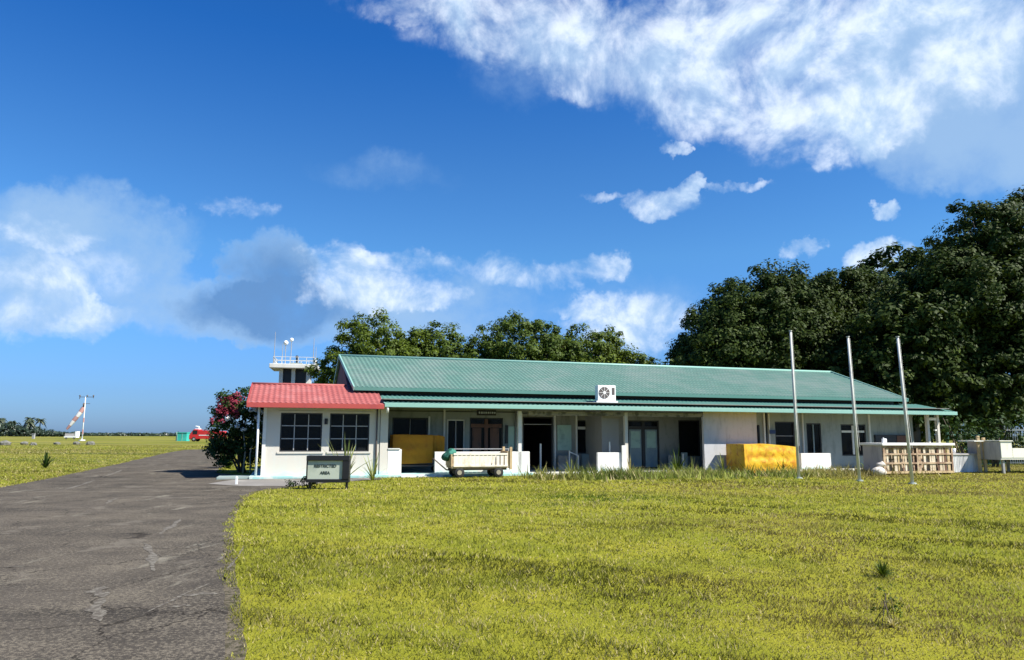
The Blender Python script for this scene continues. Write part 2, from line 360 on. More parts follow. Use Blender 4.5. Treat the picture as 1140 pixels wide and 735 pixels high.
def flat_poly(name, pts, z, m):
    import bmesh
    bm = bmesh.new(); vs = [bm.verts.new((x, y, z)) for x, y in pts]; bm.faces.new(vs); bmesh.ops.triangulate(bm, faces=bm.faces[:])
    for f in bm.faces:
        if f.normal.z < 0: f.normal_flip()
    me = bpy.data.meshes.new(name); bm.to_mesh(me); bm.free(); me.materials.append(m)
    o = bpy.data.objects.new(name, me); COL.objects.link(o); return tag(o, kind='structure')

def in_poly(x, y, poly):
    inside = np.zeros(len(x), bool); j = len(poly)-1
    for i in range(len(poly)):
        xi, yi = poly[i]; xj, yj = poly[j]
        c_ = ((yi > y) != (yj > y)) & (x < (xj-xi)*(y-yi)/(yj-yi+1e-12)+xi); inside ^= c_; j = i
    return inside

def grass_ground_mat():
    m, t, b = base_mat('grass_ground')
    pos = t.new('ShaderNodeNewGeometry').outputs['Position']
    mp = t.new('ShaderNodeMapping'); t.put(mp.inputs[0], pos); mp.inputs['Rotation'].default_value = (0,0,0); mp.inputs['Scale'].default_value = (.16, 1.5, 1)
    a = t.noise(mp.outputs[0], .16, 6, .6).outputs['Fac']; b_ = t.noise(pos, 1.6, 6, .7).outputs['Fac']; c_ = t.noise(pos, .05, 4, .6).outputs['Fac']
    col = t.mix(t.ramp(a, .42, .56), (.055, .085, .012), (.24, .225, .025))
    spp = t.new('ShaderNodeSeparateXYZ'); t.put(spp.inputs[0], pos); far_ = t.ramp(spp.outputs[1], 26, 45); near_ = t.mix(t.ramp(t.noise(pos, .5, 4, .6).outputs['Fac'], .35, .65), (.19, .20, .014), (.26, .245, .022))
    mp3 = t.new('ShaderNodeMapping'); t.put(mp3.inputs[0], pos); mp3.inputs['Scale'].default_value = (.1, .9, 1); mp3.inputs['Location'].default_value = (7, 3, 0)
    col = t.mix(t.ramp(t.noise(mp3.outputs[0], .22, 5, .65).outputs['Fac'], .50, .62, 0, .8), col, (.25, .20, .085))
    col = t.mix(t.ramp(b_, .50, .72, 0, .55), col, (.085, .10, .02))
    col = t.mix(far_, near_, col)
    fine = t.noise(pos, 30, 4, .7).outputs['Fac']
    col = t.mix(t.ramp(fine, .52, .70, 0, .5), col, (.08, .085, .014))
    t.put(b.inputs['Base Color'], col); b.inputs['Roughness'].default_value = .95; b.inputs['Specular IOR Level'].default_value = .1
    bn = t.new('ShaderNodeBump'); bn.inputs['Strength'].default_value = .6; bn.inputs['Distance'].default_value = .06
    t.put(bn.inputs['Height'], t.math('ADD', b_, fine)); t.put(b.inputs['Normal'], bn.outputs[0])
    return m
def asphalt_mat():
    m, t, b = base_mat('asphalt')
    pos = t.new('ShaderNodeNewGeometry').outputs['Position']
    mp = t.new('ShaderNodeMapping'); t.put(mp.inputs[0], pos); mp.inputs['Rotation'].default_value = (0,0,R(-20)); mp.inputs['Scale'].default_value = (1, .22, 1)
    mp2 = t.new('ShaderNodeMapping'); t.put(mp2.inputs[0], pos); mp2.inputs['Rotation'].default_value = (0,0,R(-20)); mp2.inputs['Scale'].default_value = (.16, 1, 1)
    big = t.noise(mp.outputs[0], .55, 6, .6).outputs['Fac']; cross = t.noise(mp2.outputs[0], .9, 5, .6).outputs['Fac']
    grit = t.noise(pos, 30, 3, .8).outputs['Fac']; grit2 = t.noise(pos, 120, 2, .7).outputs['Fac']
    col = t.mix(t.ramp(big, .3, .7), (.050, .043, .035), (.088, .075, .060))
    col = t.mix(t.ramp(cross, .52, .68, 0, .65), col, (.125, .106, .080))
    col = t.mix(t.ramp(cross, .46, .34, 0, .7), col, (.024, .021, .018))
    # worn pale streaks and patches of lost surface
    st = t.noise(mp.outputs[0], 1.9, 7, .68).outputs['Fac']
    col = t.mix(t.ramp(st, .57, .68, 0, .8), col, (.25, .23, .18))
    col = t.mix(t.ramp(t.math('ADD', grit, t.math('MULTIPLY', t.math('SUBTRACT', t.noise(pos, 1.1, 4, .6).outputs['Fac'], .5), .35)), .46, .64, 0, .7), col, (.21, .18, .135))
    col = t.mix(t.ramp(grit2, .55, .42, 0, .5), col, (.035, .035, .034))
    vo = t.new('ShaderNodeTexVoronoi', feature='DISTANCE_TO_EDGE'); vo.inputs['Scale'].default_value = .55
    t.put(vo.inputs['Vector'], t.vmath('ADD', pos, t.vmath('MULTIPLY', t.vmath('SUBTRACT', t.noise(pos, 1.4, 5, .65).outputs['Color'], (.5, .5, .5)), (.9, .9, 0))))
    crk = t.math('MULTIPLY', t.ramp(vo.outputs[0], .002, .010, 1, 0), t.ramp(t.noise(pos, .35, 3, .5).outputs['Fac'], .42, .58))
    col = t.mix(t.math('MULTIPLY', crk, .75), col, (.014, .012, .010))
    pt = t.noise(pos, .75, 5, .6).outputs['Fac']
    col = t.mix(t.ramp(pt, .60, .66, 0, .45), col, (.17, .15, .12))
    t.put(b.inputs['Base Color'], col); b.inputs['Roughness'].default_value = 1; b.inputs['Specular IOR Level'].default_value = .05
    bn = t.new('ShaderNodeBump'); bn.inputs['Strength'].default_value = .7; bn.inputs['Distance'].default_value = .012
    t.put(bn.inputs['Height'], grit); t.put(b.inputs['Normal'], bn.outputs[0])
    return m
gm = MB(); gm.add([(-2600,-30,0),(2600,-30,0),(2600,4200,0),(-2600,4200,0)], [(0,1,2,3)])
ground = tag(gm.build('ground', grass_ground_mat()), kind='structure')
verge = flat_poly('verge', road_outline(.06, .03, 5), .004, mat('verge_gravel', (.13, .11, .08), .95, .5, 30, (.055, .05, .03), 14, (.42, .60), .8, 40, spec=.05))
road = flat_poly('road', road_outline(-.07, .04, 9), .008, asphalt_mat())
apron = flat_poly('apron', [(-6.9,23.6),(-6.55,24.2),(-6.25,25.5),(-4.9,27.4),(-5.2,28.1),(-9.9,26.7),(-9.9,24.6),(-8.5,23.6)], .012, mat('apron_concrete', (.19, .175, .155), .9, .2, 2, (.30, .28, .25), 1.1, (.5, .68), .4, 30))
# worn paint marks on the road: line pieces lying along the carriageway
pm = MB()
rr = random.Random(4)
def dash(x0, y0, x1, y1, w):
    d = Vector((x1-x0, y1-y0)); L = d.length; d /= L; n = Vector((-d.y, d.x)); k = max(8, int(L/.05)); ph = rr.uniform(0, 6); L1 = []; R1 = []
    for i in range(k+1):
        t_ = i/k; e = max(0, math.sin(math.pi*t_))**.5; c_ = Vector((x0, y0))+d*L*t_+n*.25*w*math.sin(t_*5+ph)
        L1.append(c_+n*w/2*e*(.75+.35*math.sin(t_*17+ph)+rr.uniform(-.2, .2))); R1.append(c_-n*w/2*e*(.75+.35*math.sin(t_*13+ph*2)+rr.uniform(-.2, .2)))
    for i in range(k): pm.add([(*L1[i], .012), (*R1[i], .012), (*R1[i+1], .012), (*L1[i+1], .012)], [(0,1,2,3)])
for q in [(-4.15,9.0,-5.45,11.3,.14),(-5.6,12.2,-6.3,14.4,.13),(-4.05,7.55,-4.3,8.1,.20),(-3.55,6.6,-4.0,7.55,.16),(-5.05,7.4,-5.3,7.95,.10),(-3.3,6.9,-3.25,8.3,.05),(-3.25,8.6,-3.85,11,.04),(-5.6,5.9,-5.95,6.5,.10),(-6.9,7.1,-6.2,7.35,.05),(-3.3,7.7,-2.95,7.75,.16),(-3.2,7.2,-3.0,7.22,.10),(-12.6,21,-14.6,26.5,.12),(-15.2,28,-17.6,34,.14),(-9.4,17.5,-9.9,19,.12),(-6.4,9.2,-5.7,9.3,.05),(-9.5,27,-9.35,26.9,.1)]:
    dash(*q)
marks = tag(pm.build('road_markings', mat('worn_paint', (.15, .135, .105), .9, .3, 20, (.075, .062, .046), 16, (.44, .54))), kind='structure')

# ------------------------------------------------------------------ lawn
ROADP = road_outline(-.06, .20, 5)
APR = [(-6.4,23.6),(-5.9,25.5),(-4.6,27.6),(-5.2,28.4),(-12,28.4),(-9.9,24.6),(-9,23)]
RUTS = [[(3.4,11.1),(3.9,10.1),(4.3,9.2),(4.7,8.0)],[(3.0,8.3),(3.5,7.6)],[(5.2,12.0),(5.6,11.0),(6.0,9.0)],[(4.2,9.6),(4.6,9.0),(5.1,7.6)],[(2.4,15.4),(4.2,15.8)],[(4.3,12.8),(5.2,11.7)],[(3.9,7.0),(4.5,6.7)],[(-.5,10.0),(.4,9.0),(1.2,7.8),(1.6,6.6)],[(-.1,12.8),(1.3,13.3)],[(4.4,18.3),(5.9,17.0)],[(1.8,8.9),(2.2,8.2)],[(6.6,15.4),(8.3,13.3),(10,12)],[(-3,9),(-2.2,7.6)],[(7.5,18.5),(10.5,16.8)]]
def lawn(name, n_side, hfac, wfac, bands, seed, cols, label, tall=None):
    r = np.random.default_rng(seed); VV = []; CC = []
    for (y0, y1, dens, h, wd) in bands:
        X0, X1 = -.80*y1-3, .80*y1+3
        n = int((X1-X0)*(y1-y0)*dens); x = r.uniform(X0, X1, n); y = r.uniform(y0, y1, n)
        k = (np.abs(x) < .76*y+3) & ~in_poly(x, y, ROADP) & ~in_poly(x, y, APR)
        du = (x-O.x)*Uv.x+(y-O.y)*Uv.y; dv = (x-O.x)*Vv.x+(y-O.y)*Vv.y
        k &= ~((du > -6.2) & (du < 29.5) & (dv > -.62) & (dv < 13))
        x = x[k]; y = y[k]; du = du[k]; dv = dv[k]
        if tall is not None:
            kk = tall(x, y, du, dv, r); x = x[kk]; y = y[kk]; du = du[kk]; dv = dv[kk]
        n = len(x)
        cl = fbm(x, y, 1.1, 11, 4); cl2 = fbm(x, y, 3.6, 19, 3); patch = fbm(x, y, .22, 31, 3)
        # tyre ruts and mower rows, seen as rows of shorter and longer grass
        tx = x*math.cos(R(28))-y*math.sin(R(28)); ty = x*math.sin(R(28))+y*math.cos(R(28))
        rut = fbm(tx*.16, ty*1.5, 1.0, 47, 3)
        rr_ = x*.957+y*.29; rut2 = fbm(du*.16, dv*1.3, 1.0, 53, 3)
        cl3 = fbm(x, y, 7.5, 63, 2)
        hgt = h*(.30+1.3*np.clip(cl2-.2,0,1)+.9*np.clip(cl3-.45,0,1)+.5*(cl-.5))*(.75+.9*np.clip(rut-.35, 0, 1))*r.uniform(.6, 1.35, n)
        ang = r.uniform(0, 2*np.pi, n); w_ = wd*r.uniform(.6, 1.4, n)
        dx = np.cos(ang)*w_/2; dy = np.sin(ang)*w_/2
        la = r.uniform(0, 2*np.pi, n); lean = hgt*r.uniform(.2, 1.15, n)
        p0 = np.stack([x-dx, y-dy, np.full(n, -.002)], 1); p1 = np.stack([x+dx, y+dy, np.full(n, -.002)], 1)
        p2 = np.stack([x+np.cos(la)*lean, y+np.sin(la)*lean, hgt], 1)
        VV.append(np.stack([p0, p1, p2], 1).reshape(-1, 3))
        t_ = r.random(n)[:, None]
        c_ = cols[0]*(1-t_)+cols[1]*t_
        dk = np.clip((rut-.53)*8, 0, 1)*.85*np.clip((x+6)/10, .35, 1)+np.clip((rut2-.56)*6, 0, 1)*.5*(dv > -14)+np.clip((cl-.58)*5, 0, 1)*.35+np.clip((.40-cl3)*5, 0, 1)*.55+np.clip((.36-cl2)*5,0,1)*.3+np.clip((.36-fbm(x, y, 2.1, 91, 3))*9,0,1)*.6*(y<16)
        for ln in RUTS:
            for (ax, ay), (bx, by) in zip(ln[:-1], ln[1:]):
                L2 = (bx-ax)**2+(by-ay)**2; tt = np.clip(((x-ax)*(bx-ax)+(y-ay)*(by-ay))/L2, 0, 1)
                dd_ = np.hypot(x-ax-tt*(bx-ax), y-ay-tt*(by-ay))
                wd_ = .10+.012*y; dk = dk+1.0*np.exp(-(dd_/wd_)**2)*(.35+.9*vnoise(x, y, 1.6, 5))
        dk = dk*np.where(y > 14, .62, 1.0)
        c_ = c_*(1.06+.26*np.clip((y-9)/9, 0, 1))[:, None]*(.66+.76*vnoise(x, y, 5.0, 71)*.6+.76*vnoise(x, y, 1.7, 72)*.4)[:, None]
        lf = (np.clip((-x-8)/4, 0, 1)*np.clip((fbm(x*.09, y*.9, .42, 88, 3)-.44)*8, 0, 1)*.8)[:, None]
        c_ = c_*(1-lf)+np.where(r.random((n, 1)) < .5, np.array((.10, .15, .012)), np.array((.26, .21, .07)))*lf
        dk = np.clip(dk, 0, .85)[:, None]
        c_ = c_*(1-dk)+cols[2]*dk
        # greener patch before the long wall, browner ground out to the right
        gp = (np.exp(-(((du-3.4)/2.7)**2+((dv+11.6)/1.7)**2))*np.clip((fbm(x, y, .8, 44, 3)-.25)*4, 0, 1))[:, None]*.9
        c_ = c_*(1-gp)+np.array((.06, .12, .012))*gp
        bp = (np.clip((x+1)/6, .25, 1)*np.clip((patch-.42)*5, 0, 1)*.6)[:, None]
        c_ = c_*(1-bp)+np.array((.27, .20, .075))*bp
        sm = (r.random(n) < .10+.16*(cl < .42))[:, None]
        c_ = np.where(sm, cols[3]*r.uniform(.7, 1.1, (n, 1)), c_)
        CC.append(np.repeat(c_, 3, 0))
    o = np_mesh(name, np.concatenate(VV), 3, 'grass_blade', np.concatenate(CC), 'col')
    return tag(o, label, 'grass', kind='stuff')
GC = (np.array((.160, .180, .022)), np.array((.325, .312, .055)), np.array((.058, .062, .009)), np.array((.46, .39, .18)))
lawn('lawn_grass', 0, 1, 1, [(2.5,7,1900,.042,.010),(7,10,1300,.045,.012),(10,15,620,.050,.017),(15,22,300,.055,.026),(22,32,130,.065,.04),(32,60,70,.065,.05),(60,110,14,.09,.08)], 21, GC, 'short yellow green mown lawn covering the ground on both sides of the asphalt')

def weeds_sel(x, y, du, dv, r):
    pr = np.exp(-((dv+2.6)/1.2)**2)*np.clip((du-4.5)/2.5, 0, 1)*(du < 23)*np.clip(1-(du-19)/5, .15, 1)
    pr = pr*np.clip((fbm(x, y, .9, 77, 3)-.36)*4.5, 0, 1)
    return r.random(len(x)) < pr
lawn('tall_weeds', 0, 1, 1, [(24,38,330,.42,.05)], 33, (np.array((.13, .17, .03)), np.array((.27, .28, .07)), np.array((.05, .08, .015)), np.array((.45, .38, .2))), 'ragged taller weeds growing along the foot of the long veranda', weeds_sel)

# ------------------------------------------------------------------ terminal building
bld = tag(empty('terminal_building', O, TH), 'long low white terminal building with green ribbed roof and red roofed front room', 'building')
def wall_grid(u0, u1, z0, z1, v0, v1, holes, mb=None):
    mb = mb or MB()
    us = sorted({u0, u1, *[h[0] for h in holes], *[h[1] for h in holes]}); us = [a for a in us if u0 <= a <= u1]
    for a, b in zip(us[:-1], us[1:]):
        cuts = sorted([(max(z0, h[2]), min(z1, h[3])) for h in holes if h[0] <= a+1e-6 and h[1] >= b-1e-6]); z = z0
        for c0, c1 in cuts:
            if c0 > z+1e-4: mb.box(a, b, v0, v1, z, c0)
            z = c1
        if z < z1-1e-4: mb.box(a, b, v0, v1, z, z1)
    return mb
def window(u0, u1, z0, z1, v, cols=1, rows=1, fm='dark_frame', bm='pale_bar', fw=.06, pane=True, bw=.03, depth=.08, trans=None):
    mb = MB(); y0, y1 = v+.03, v+.03+depth
    mb.box(u0, u0+fw, y0, y1, z0, z1); mb.box(u1-fw, u1, y0, y1, z0, z1)
    mb.box(u0+fw, u1-fw, y0, y1, z0, z0+fw); mb.box(u0+fw, u1-fw, y0, y1, z1-fw, z1)
    f = mb.build('window', fm, bld)
    if cols > 1 or rows > 1 or trans:
        b = MB()
        for i in range(1, cols):
            x = u0+(u1-u0)*i/cols; b.box(x-bw/2, x+bw/2, y0+.004, y1-.03, z0+fw, z1-fw)
        for j in range(1, rows):
            z = z0+(z1-z0)*j/rows; b.box(u0+fw, u1-fw, y0+.010, y1-.036, z-bw/2, z+bw/2)
        if trans: b.box(u0+fw, u1-fw, y0+.010, y1-.036, trans-bw/2, trans+bw/2)
        b.build('glazing_bar', bm, f)
    if pane: B(u0+fw, u1-fw, y1-.028, y1-.020, z0+fw, z1-fw).build('pane', 'glass', f)
    return f
def parts(name, m, parent, boxes, bevel=0):
    for b_ in boxes: MB().box(*b_).build(name, m, parent, bevel=bevel)
# floor and steps
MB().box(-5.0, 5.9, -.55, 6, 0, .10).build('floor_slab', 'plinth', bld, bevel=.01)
MB().box(-6.1, -5.003, -.45, .9, 0, .085).build('side_step', 'concrete', bld, bevel=.01)
MB().box(5.9, 27.6, -.50, 12, 0, .09).build('floor_slab', 'slab_white', bld, bevel=.01)
B(.45, 2.1, -.75, -.553, 0, .06).build('step', 'slab_white', bld, bevel=.01)
# red roofed front room: walls with two windows
WN = [(-4.0,-2.48,.97,2.42), (-2.2,-.70,.97,2.42)]
wb = wall_grid(-4.55, -.30, .1, 2.78, 0, .15, WN)
wb.box(-4.55, -4.40, .15, 5.4, .1, 2.78); wb.box(-.45, -.30, .15, 2.5, .1, 2.78); wb.box(-4.40, -.45, 5.25, 5.4, .1, 2.78)
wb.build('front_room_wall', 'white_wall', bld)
for h in WN: window(*h, 0, 3, 3, fw=.05, bw=.035)
for h in WN:
    B(h[0]-.08, h[1]+.08, -.04, -.002, .90, .965).build('window_sill', 'white_wall', bld); B(h[0]-.06, h[1]+.06, -.03, -.002, 2.425, 2.49).build('window_hood', 'white_wall', bld)
B(-4.62, -4.50, -.05, -.003, .1, 2.7).build('corner_pilaster', 'trim', bld)
MB().cyl((-4.78,-.35,.02), (-4.78,-.35,2.64), .04).build('corner_post', 'white_paint', bld, True)
MB().cyl((-.42,-.05,.1), (-.42,-.05,2.7), .03).build('downpipe', 'steel_dark', bld, True)
B(-.28, .02, -.03, .22, .1, 2.74).build('pilaster', 'white_wall', bld)
MB().cyl((-.12,-.78,2.45), (-.12,-.78,2.74), .05).build('gutter_outlet', 'trim', bld, True)
MB().box(-2.40, -2.28, -.06, -.002, 2.0, 2.22).cyl((-2.34,-.10,2.02), (-2.34,-.10,2.16), .05).build('wall_lamp', 'dark_frame', bld)
B(-4.39, -.46, .16, 5.2, 2.70, 2.74).build('front_room_ceiling', 'ceiling', bld)
# back wall of the veranda with its openings
H = [(.51,2.03,1.0,2.34),(2.88,3.66,.10,2.28),(3.88,5.40,.10,2.37),(6.31,7.75,.10,2.44),(8.90,9.99,.80,2.30),(11.46,13.07,.10,2.32),(14.10,15.25,.65,2.35)]
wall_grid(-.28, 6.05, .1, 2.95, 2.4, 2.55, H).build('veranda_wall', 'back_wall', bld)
wall_grid(6.05, 16.7, .1, 2.95, 2.4, 2.55, H).build('veranda_wall', 'dark_wall', bld)
window(*H[0], 2.4, 2, 1); 
f = window(*H[1], 2.4, 2, 1, fm='trim', fw=.05, bw=.05); f = window(*H[2], 2.4, 2, 1, fm='dark_frame', bm='brown_wood', bw=.16, trans=2.02, pane=True)
for a in (4.02, 4.83): 
    dl = B(a, a+.40, 2.47, 2.50, .12, 1.92).build('door', 'brown_wood', bld); MB().sphere((a+.36, 2.455, 1.0), .025).build('handle', 'pale_bar', dl)
window(*H[3], 2.4, 1, 1, pane=False, trans=2.1, bm='pale_bar'); 
B(6.95, 7.02, 1.9, 1.97, .1, 1.25).build('rail_post', 'trim', bld)
window(*H[4], 2.4, 2, 1, bm='trim', bw=.12, trans=1.95); window(*H[5], 2.4, 2, 1, bm='dark_frame', bw=.14, trans=1.98)
for a in (11.54, 12.36):
    dl = B(a, a+.62, 2.445, 2.475, .12, 1.90).build('door', 'door_paint', bld); B(a+.08, a+.54, 2.435, 2.444, 1.05, 1.82).build('door_panel', 'pale_green', dl)
window(*H[6], 2.4, 1, 1)
# frames, boards and panels on the veranda wall
B(7.95, 8.62, 2.36, 2.397, .95, 2.08).build('notice_board', 'pale_green', bld)
B(5.62, 6.15, 2.34, 2.397, 1.0, 2.0).build('notice_board', 'pale_green', bld)
B(5.50, 5.60, 2.28, 2.397, 1.25, 2.05).build('fire_point', 'dark_frame', bld)
parts('wall_post', 'trim', bld, [(8.82,8.89,2.3,2.396,.1,2.6),(7.78,7.84,2.3,2.396,.1,2.6),(6.18,6.26,2.3,2.396,.1,2.6),(2.05,2.12,2.35,2.396,.9,2.4),(2.70,2.78,2.33,2.396,.1,2.7)])
B(8.98, 10.0, 2.0, 2.05, .1, .78).build('counter_panel', 'door_paint', bld)
ds = B(4.20, 5.06, 2.34, 2.396, 2.47, 2.70).build('door_sign', 'black', bld)
lt = MB(); x = 4.27
for i in range(8):
    w_ = [.06,.08,.05,.07,.08,.04,.07,.06][i]; lt.box(x, x+w_, 2.333, 2.339, 2.55, 2.63); x += w_+.035
lt.build('sign_marking', 'pale_text', ds)
parts('low_panel', 'grey_wall', bld, [(7.86,8.60,2.05,2.12,.1,.72),(10.9,11.35,1.9,1.96,.1,.6),(13.15,13.7,1.7,1.76,.1,.72)])
parts('rail_post', 'trim', bld, [(8.20,8.25,1.6,1.65,.1,.95),(8.62,8.67,1.6,1.65,.1,.75),(13.72,13.77,1.4,1.45,.1,.80),(10.45,10.49,.4,.44,.1,1.5),(9.55,9.60,.3,.35,.1,1.35)])
MB().bar((8.2,1.62,.90),(8.67,1.62,.72),.04).build('handrail', 'trim', bld)
MB().cyl((5.95,2.3,.1),(5.95,2.3,2.7),.04).build('downpipe', 'grey_wall', bld, True)
MB().bar((-.25,2.36,2.62),(6.1,2.36,2.62),.03).bar((6.1,2.36,2.58),(13.9,2.36,2.55),.03).build('cable_duct', 'dark_frame', bld)
# columns, beam, pier and the projecting room
for u, m_ in ((5.42,'trim'),(10.22,'white_wall')): B(u-.07, u+.07, -.02, .13, .1, 2.6).build('column', m_, bld)
B(5.8, 13.95, .0, .16, 2.44, 2.60).build('veranda_beam', 'weathered', bld)
B(9.32, 10.12, .55, 2.38, .1, 2.74).build('pier_wall', 'grey_wall', bld)
B(13.72, 14.02, 1.5, 1.56, .1, .85).build('low_panel', 'door_paint', bld)
wb = wall_grid(14.0, 16.75, .1, 2.76, 0, .15, []); wb.box(16.6, 16.75, .15, 2.38, .1, 2.76)
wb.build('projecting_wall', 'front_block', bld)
# right wing wall
H2 = [(17.19,17.54,.9,2.14),(18.38,19.48,.95,2.30),(20.15,20.99,.10,2.24),(22.14,23.63,.68,2.20)]
wb = wall_grid(16.75, 26.55, .1, 2.95, .9, 1.05, H2); wb.box(26.4, 26.55, 1.05, 9, .1, 2.95)
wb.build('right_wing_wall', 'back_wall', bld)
window(*H2[0], .9, 1, 1); window(*H2[1], .9, 1, 2, bw=.03); window(*H2[2], .9, 2, 1, bm='door_paint', bw=.06); f = window(*H2[3], .9, 2, 1, bm='trim', bw=.10, trans=1.85)
parts('wall_post', 'trim', bld, [(17.72,17.80,.82,.897,.1,2.75),(18.0,18.06,.84,.897,.1,2.75),(23.78,23.86,.82,.897,.1,2.75),(19.9,19.96,.84,.897,.1,2.75)])
MB().cyl((17.87,.84,.1), (17.87,.84,2.75), .035).build('downpipe', 'dark_frame', bld, True)
B(18.02, 18.32, .80, .836, 1.72, 1.90).build('wall_sign', 'blue_sign', bld)
B(24.1, 26.3, .80, .896, 1.30, 1.70).build('shutter', 'dark_frame', bld)
B(25.4, 26.2, .775, .797, 1.33, 1.66).build('shutter_panel', 'brown_wood', bld)
for u in (26.60, 27.22): B(u-.07, u+.07, -.02, .13, .1, 2.72).build('column', 'white_wall', bld)
B(26.67, 27.15, 0, .12, 2.42, 2.55).build('porch_beam', 'trim', bld)
B(26.55, 27.4, 2.2, 2.3, .1, 2.7).build('porch_wall', 'fence_green', bld)
B(27.02, 27.14, .0, .1, 1.9, 1.98).build('porch_bracket', 'trim', bld)
# parapets
for (a, b, h) in ((.03, .57, 1.05), (1.89, 5.84, .95), (8.86, 10.14, .90), (14.25, 15.0, .5), (19.05, 20.70, .83)):
    if h == .5: continue
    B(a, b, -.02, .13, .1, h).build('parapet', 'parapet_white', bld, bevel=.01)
B(.03, .50, -.06, .17, 1.052, 1.09).build('parapet_cap', 'trim', bld)
MB().bar((2.5,.05,1.06), (5.0,.05,1.06), .035).bar((2.55,.05,.952), (2.55,.05,1.05), .03).bar((4.95,.05,.952), (4.95,.05,1.05), .03).build('handrail', 'pale_bar', bld)
MB().box(10.155-.2, 10.155, -.1, -.024, .1, 1.2).build('low_pillar', 'parapet_white', bld)
# clerestory, gable walls and rooms behind
cw = MB(); cw.box(-1.42, 26.0, 1.62, 1.75, 3.05, 3.42); cw.box(-1.42, -1.29, 1.75, 11.4, 2.75, 3.42)
cw.box(26.0, 26.15, 1.62, 11.4, 2.95, 3.42); cw.box(-1.05, 26.0, 11.4, 11.55, .1, 3.42)
cw.build('clerestory_wall', 'dark_frame', bld)
for u in (-1.42, 26.0):
    g = MB(); g.add([(u,1.65,3.421),(u,11.4,3.421),(u,6.5,5.21),(u+.13,1.65,3.421),(u+.13,11.4,3.421),(u+.13,6.5,5.17)], [(0,2,1),(3,4,5),(0,1,4,3),(1,2,5,4),(2,0,3,5)])
    g.build('gable_wall', 'maroon', bld)
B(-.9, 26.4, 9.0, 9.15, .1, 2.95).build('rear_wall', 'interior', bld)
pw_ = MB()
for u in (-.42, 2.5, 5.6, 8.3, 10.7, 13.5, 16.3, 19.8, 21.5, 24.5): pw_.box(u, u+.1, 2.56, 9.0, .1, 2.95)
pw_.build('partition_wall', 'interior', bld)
B(-.28, 27.3, -.66, 9, 2.96, 2.99).build('ceiling', 'ceiling', bld)
B(-.28, 27.3, -.60, .9, 2.70, 2.72).build('soffit', 'ceiling', bld)

# ribbed metal roof planes with tile steps
def roof(name, u0, u1, v0, z0, v1, z1, m, rib=.20, tile=.38, thick=.03, skew=0):
    L = math.hypot(v1-v0, z1-z0); nt = max(1, round(L/tile)); us = [u0]
    while us[-1] < u1-1e-4: us.append(min(u1, us[-1]+rib/5))
    prof = [0, .0, .014, .024, .014]
    ny, nz = -(z1-z0)/L, (v1-v0)/L; vs = []; fs = []; rows = []
    for j in range(nt):
        for e, off in ((0, .016), (1, 0.0)):
            t = (j+e)/nt; rows.append((t if e == 0 else t-.002, off))
    for t, off in rows:
        for i, u in enumerate(us):
            h = prof[i % 5]+off; vs.append((u+skew*(1-t)*(u1-u)/(u1-u0), v0+(v1-v0)*t+ny*h, z0+(z1-z0)*t+nz*h))
    n = len(us)
    for j in range(len(rows)-1):
        for i in range(n-1): fs.append((j*n+i, j*n+i+1, (j+1)*n+i+1, (j+1)*n+i))
    mb = MB().add(vs, fs)
    # underside
    d = thick
    mb.hexa([(u0+skew,v0-ny*d,z0-nz*d),(u1,v0-ny*d,z0-nz*d),(u1,v1-ny*d,z1-nz*d),(u0,v1-ny*d,z1-nz*d),(u0+skew,v0-ny*.003,z0-nz*.003),(u1,v0-ny*.003,z0-nz*.003),(u1,v1-ny*.003,z1-nz*.003),(u0,v1-ny*.003,z1-nz*.003)])
    return mb.build(name, m, bld)
VE = -.80
roof('main_roof', -1.50, 26.45, 1.05, 3.50, 6.5, 5.30, 'green_roof', skew=.27)
roof('main_roof', -1.45, 26.45, 11.95, 3.50, 6.5, 5.30, 'green_roof')
roof('veranda_roof', -.22, 27.55, VE, 2.80, 1.62, 3.27, 'low_roof')
roof('red_roof', -5.15, -.25, VE, 2.74, 2.4, 3.62, 'red_roof')
roof('red_roof', -5.15, -1.43, 5.6, 2.74, 2.4, 3.62, 'red_roof')
MB().box(-1.22, 26.47, 1.0, 1.045, 3.38, 3.52).build('fascia', 'low_roof', bld)
MB().box(-.24, 27.58, VE-.05, VE-.005, 2.66, 2.82).build('gutter', 'mint_fascia', bld, bevel=.01)
MB().box(-5.2, -.26, VE-.06, VE-.005, 2.58, 2.76).build('gutter', 'red_fascia', bld, bevel=.01)
for u in (-1.52, 26.47):
    for v in (1.0, 12.0): MB().bar((u+(.27 if u < 0 and v < 2 else 0),v,3.45),(u,6.5,5.31),.06,.16).build('bargeboard', 'mint_fascia', bld)
MB().bar((27.58,VE,2.74),(27.58,1.7,3.22),.05,.16).build('bargeboard', 'mint_fascia', bld)
MB().bar((-.23,VE-.01,2.76),(-.23,1.6,3.24),.05,.10).build('bargeboard', 'mint_fascia', bld)
MB().bar((-5.18,VE,2.68),(-5.18,2.4,3.58),.05,.16).build('bargeboard', 'red_fascia', bld)
MB().bar((-5.18,5.6,2.68),(-5.18,2.4,3.58),.05,.16).build('bargeboard', 'red_fascia', bld)
MB().tube([(-1.5,6.5,5.33),(26.5,6.5,5.33)], [.07,.07], 8).build('ridge_cap', 'mint_fascia', bld, True)
MB().tube([(-5.2,2.4,3.64),(-1.43,2.4,3.64)], [.06,.06], 8).build('ridge_cap', 'red_roof', bld, True)
MB().add([(-5.14,-.7,2.75),(-5.14,2.4,3.58),(-5.14,5.5,2.75)],[(0,1,2)]).add([(-4.56,0,2.75),(-4.56,2.4,3.55),(-4.56,5.4,2.75)],[(0,1,2)]).build('red_roof_gable', 'white_wall', bld)
B(-5.1, -.3, -.72, 0.0-.002, 2.60, 2.63).build('soffit', 'ceiling', bld)

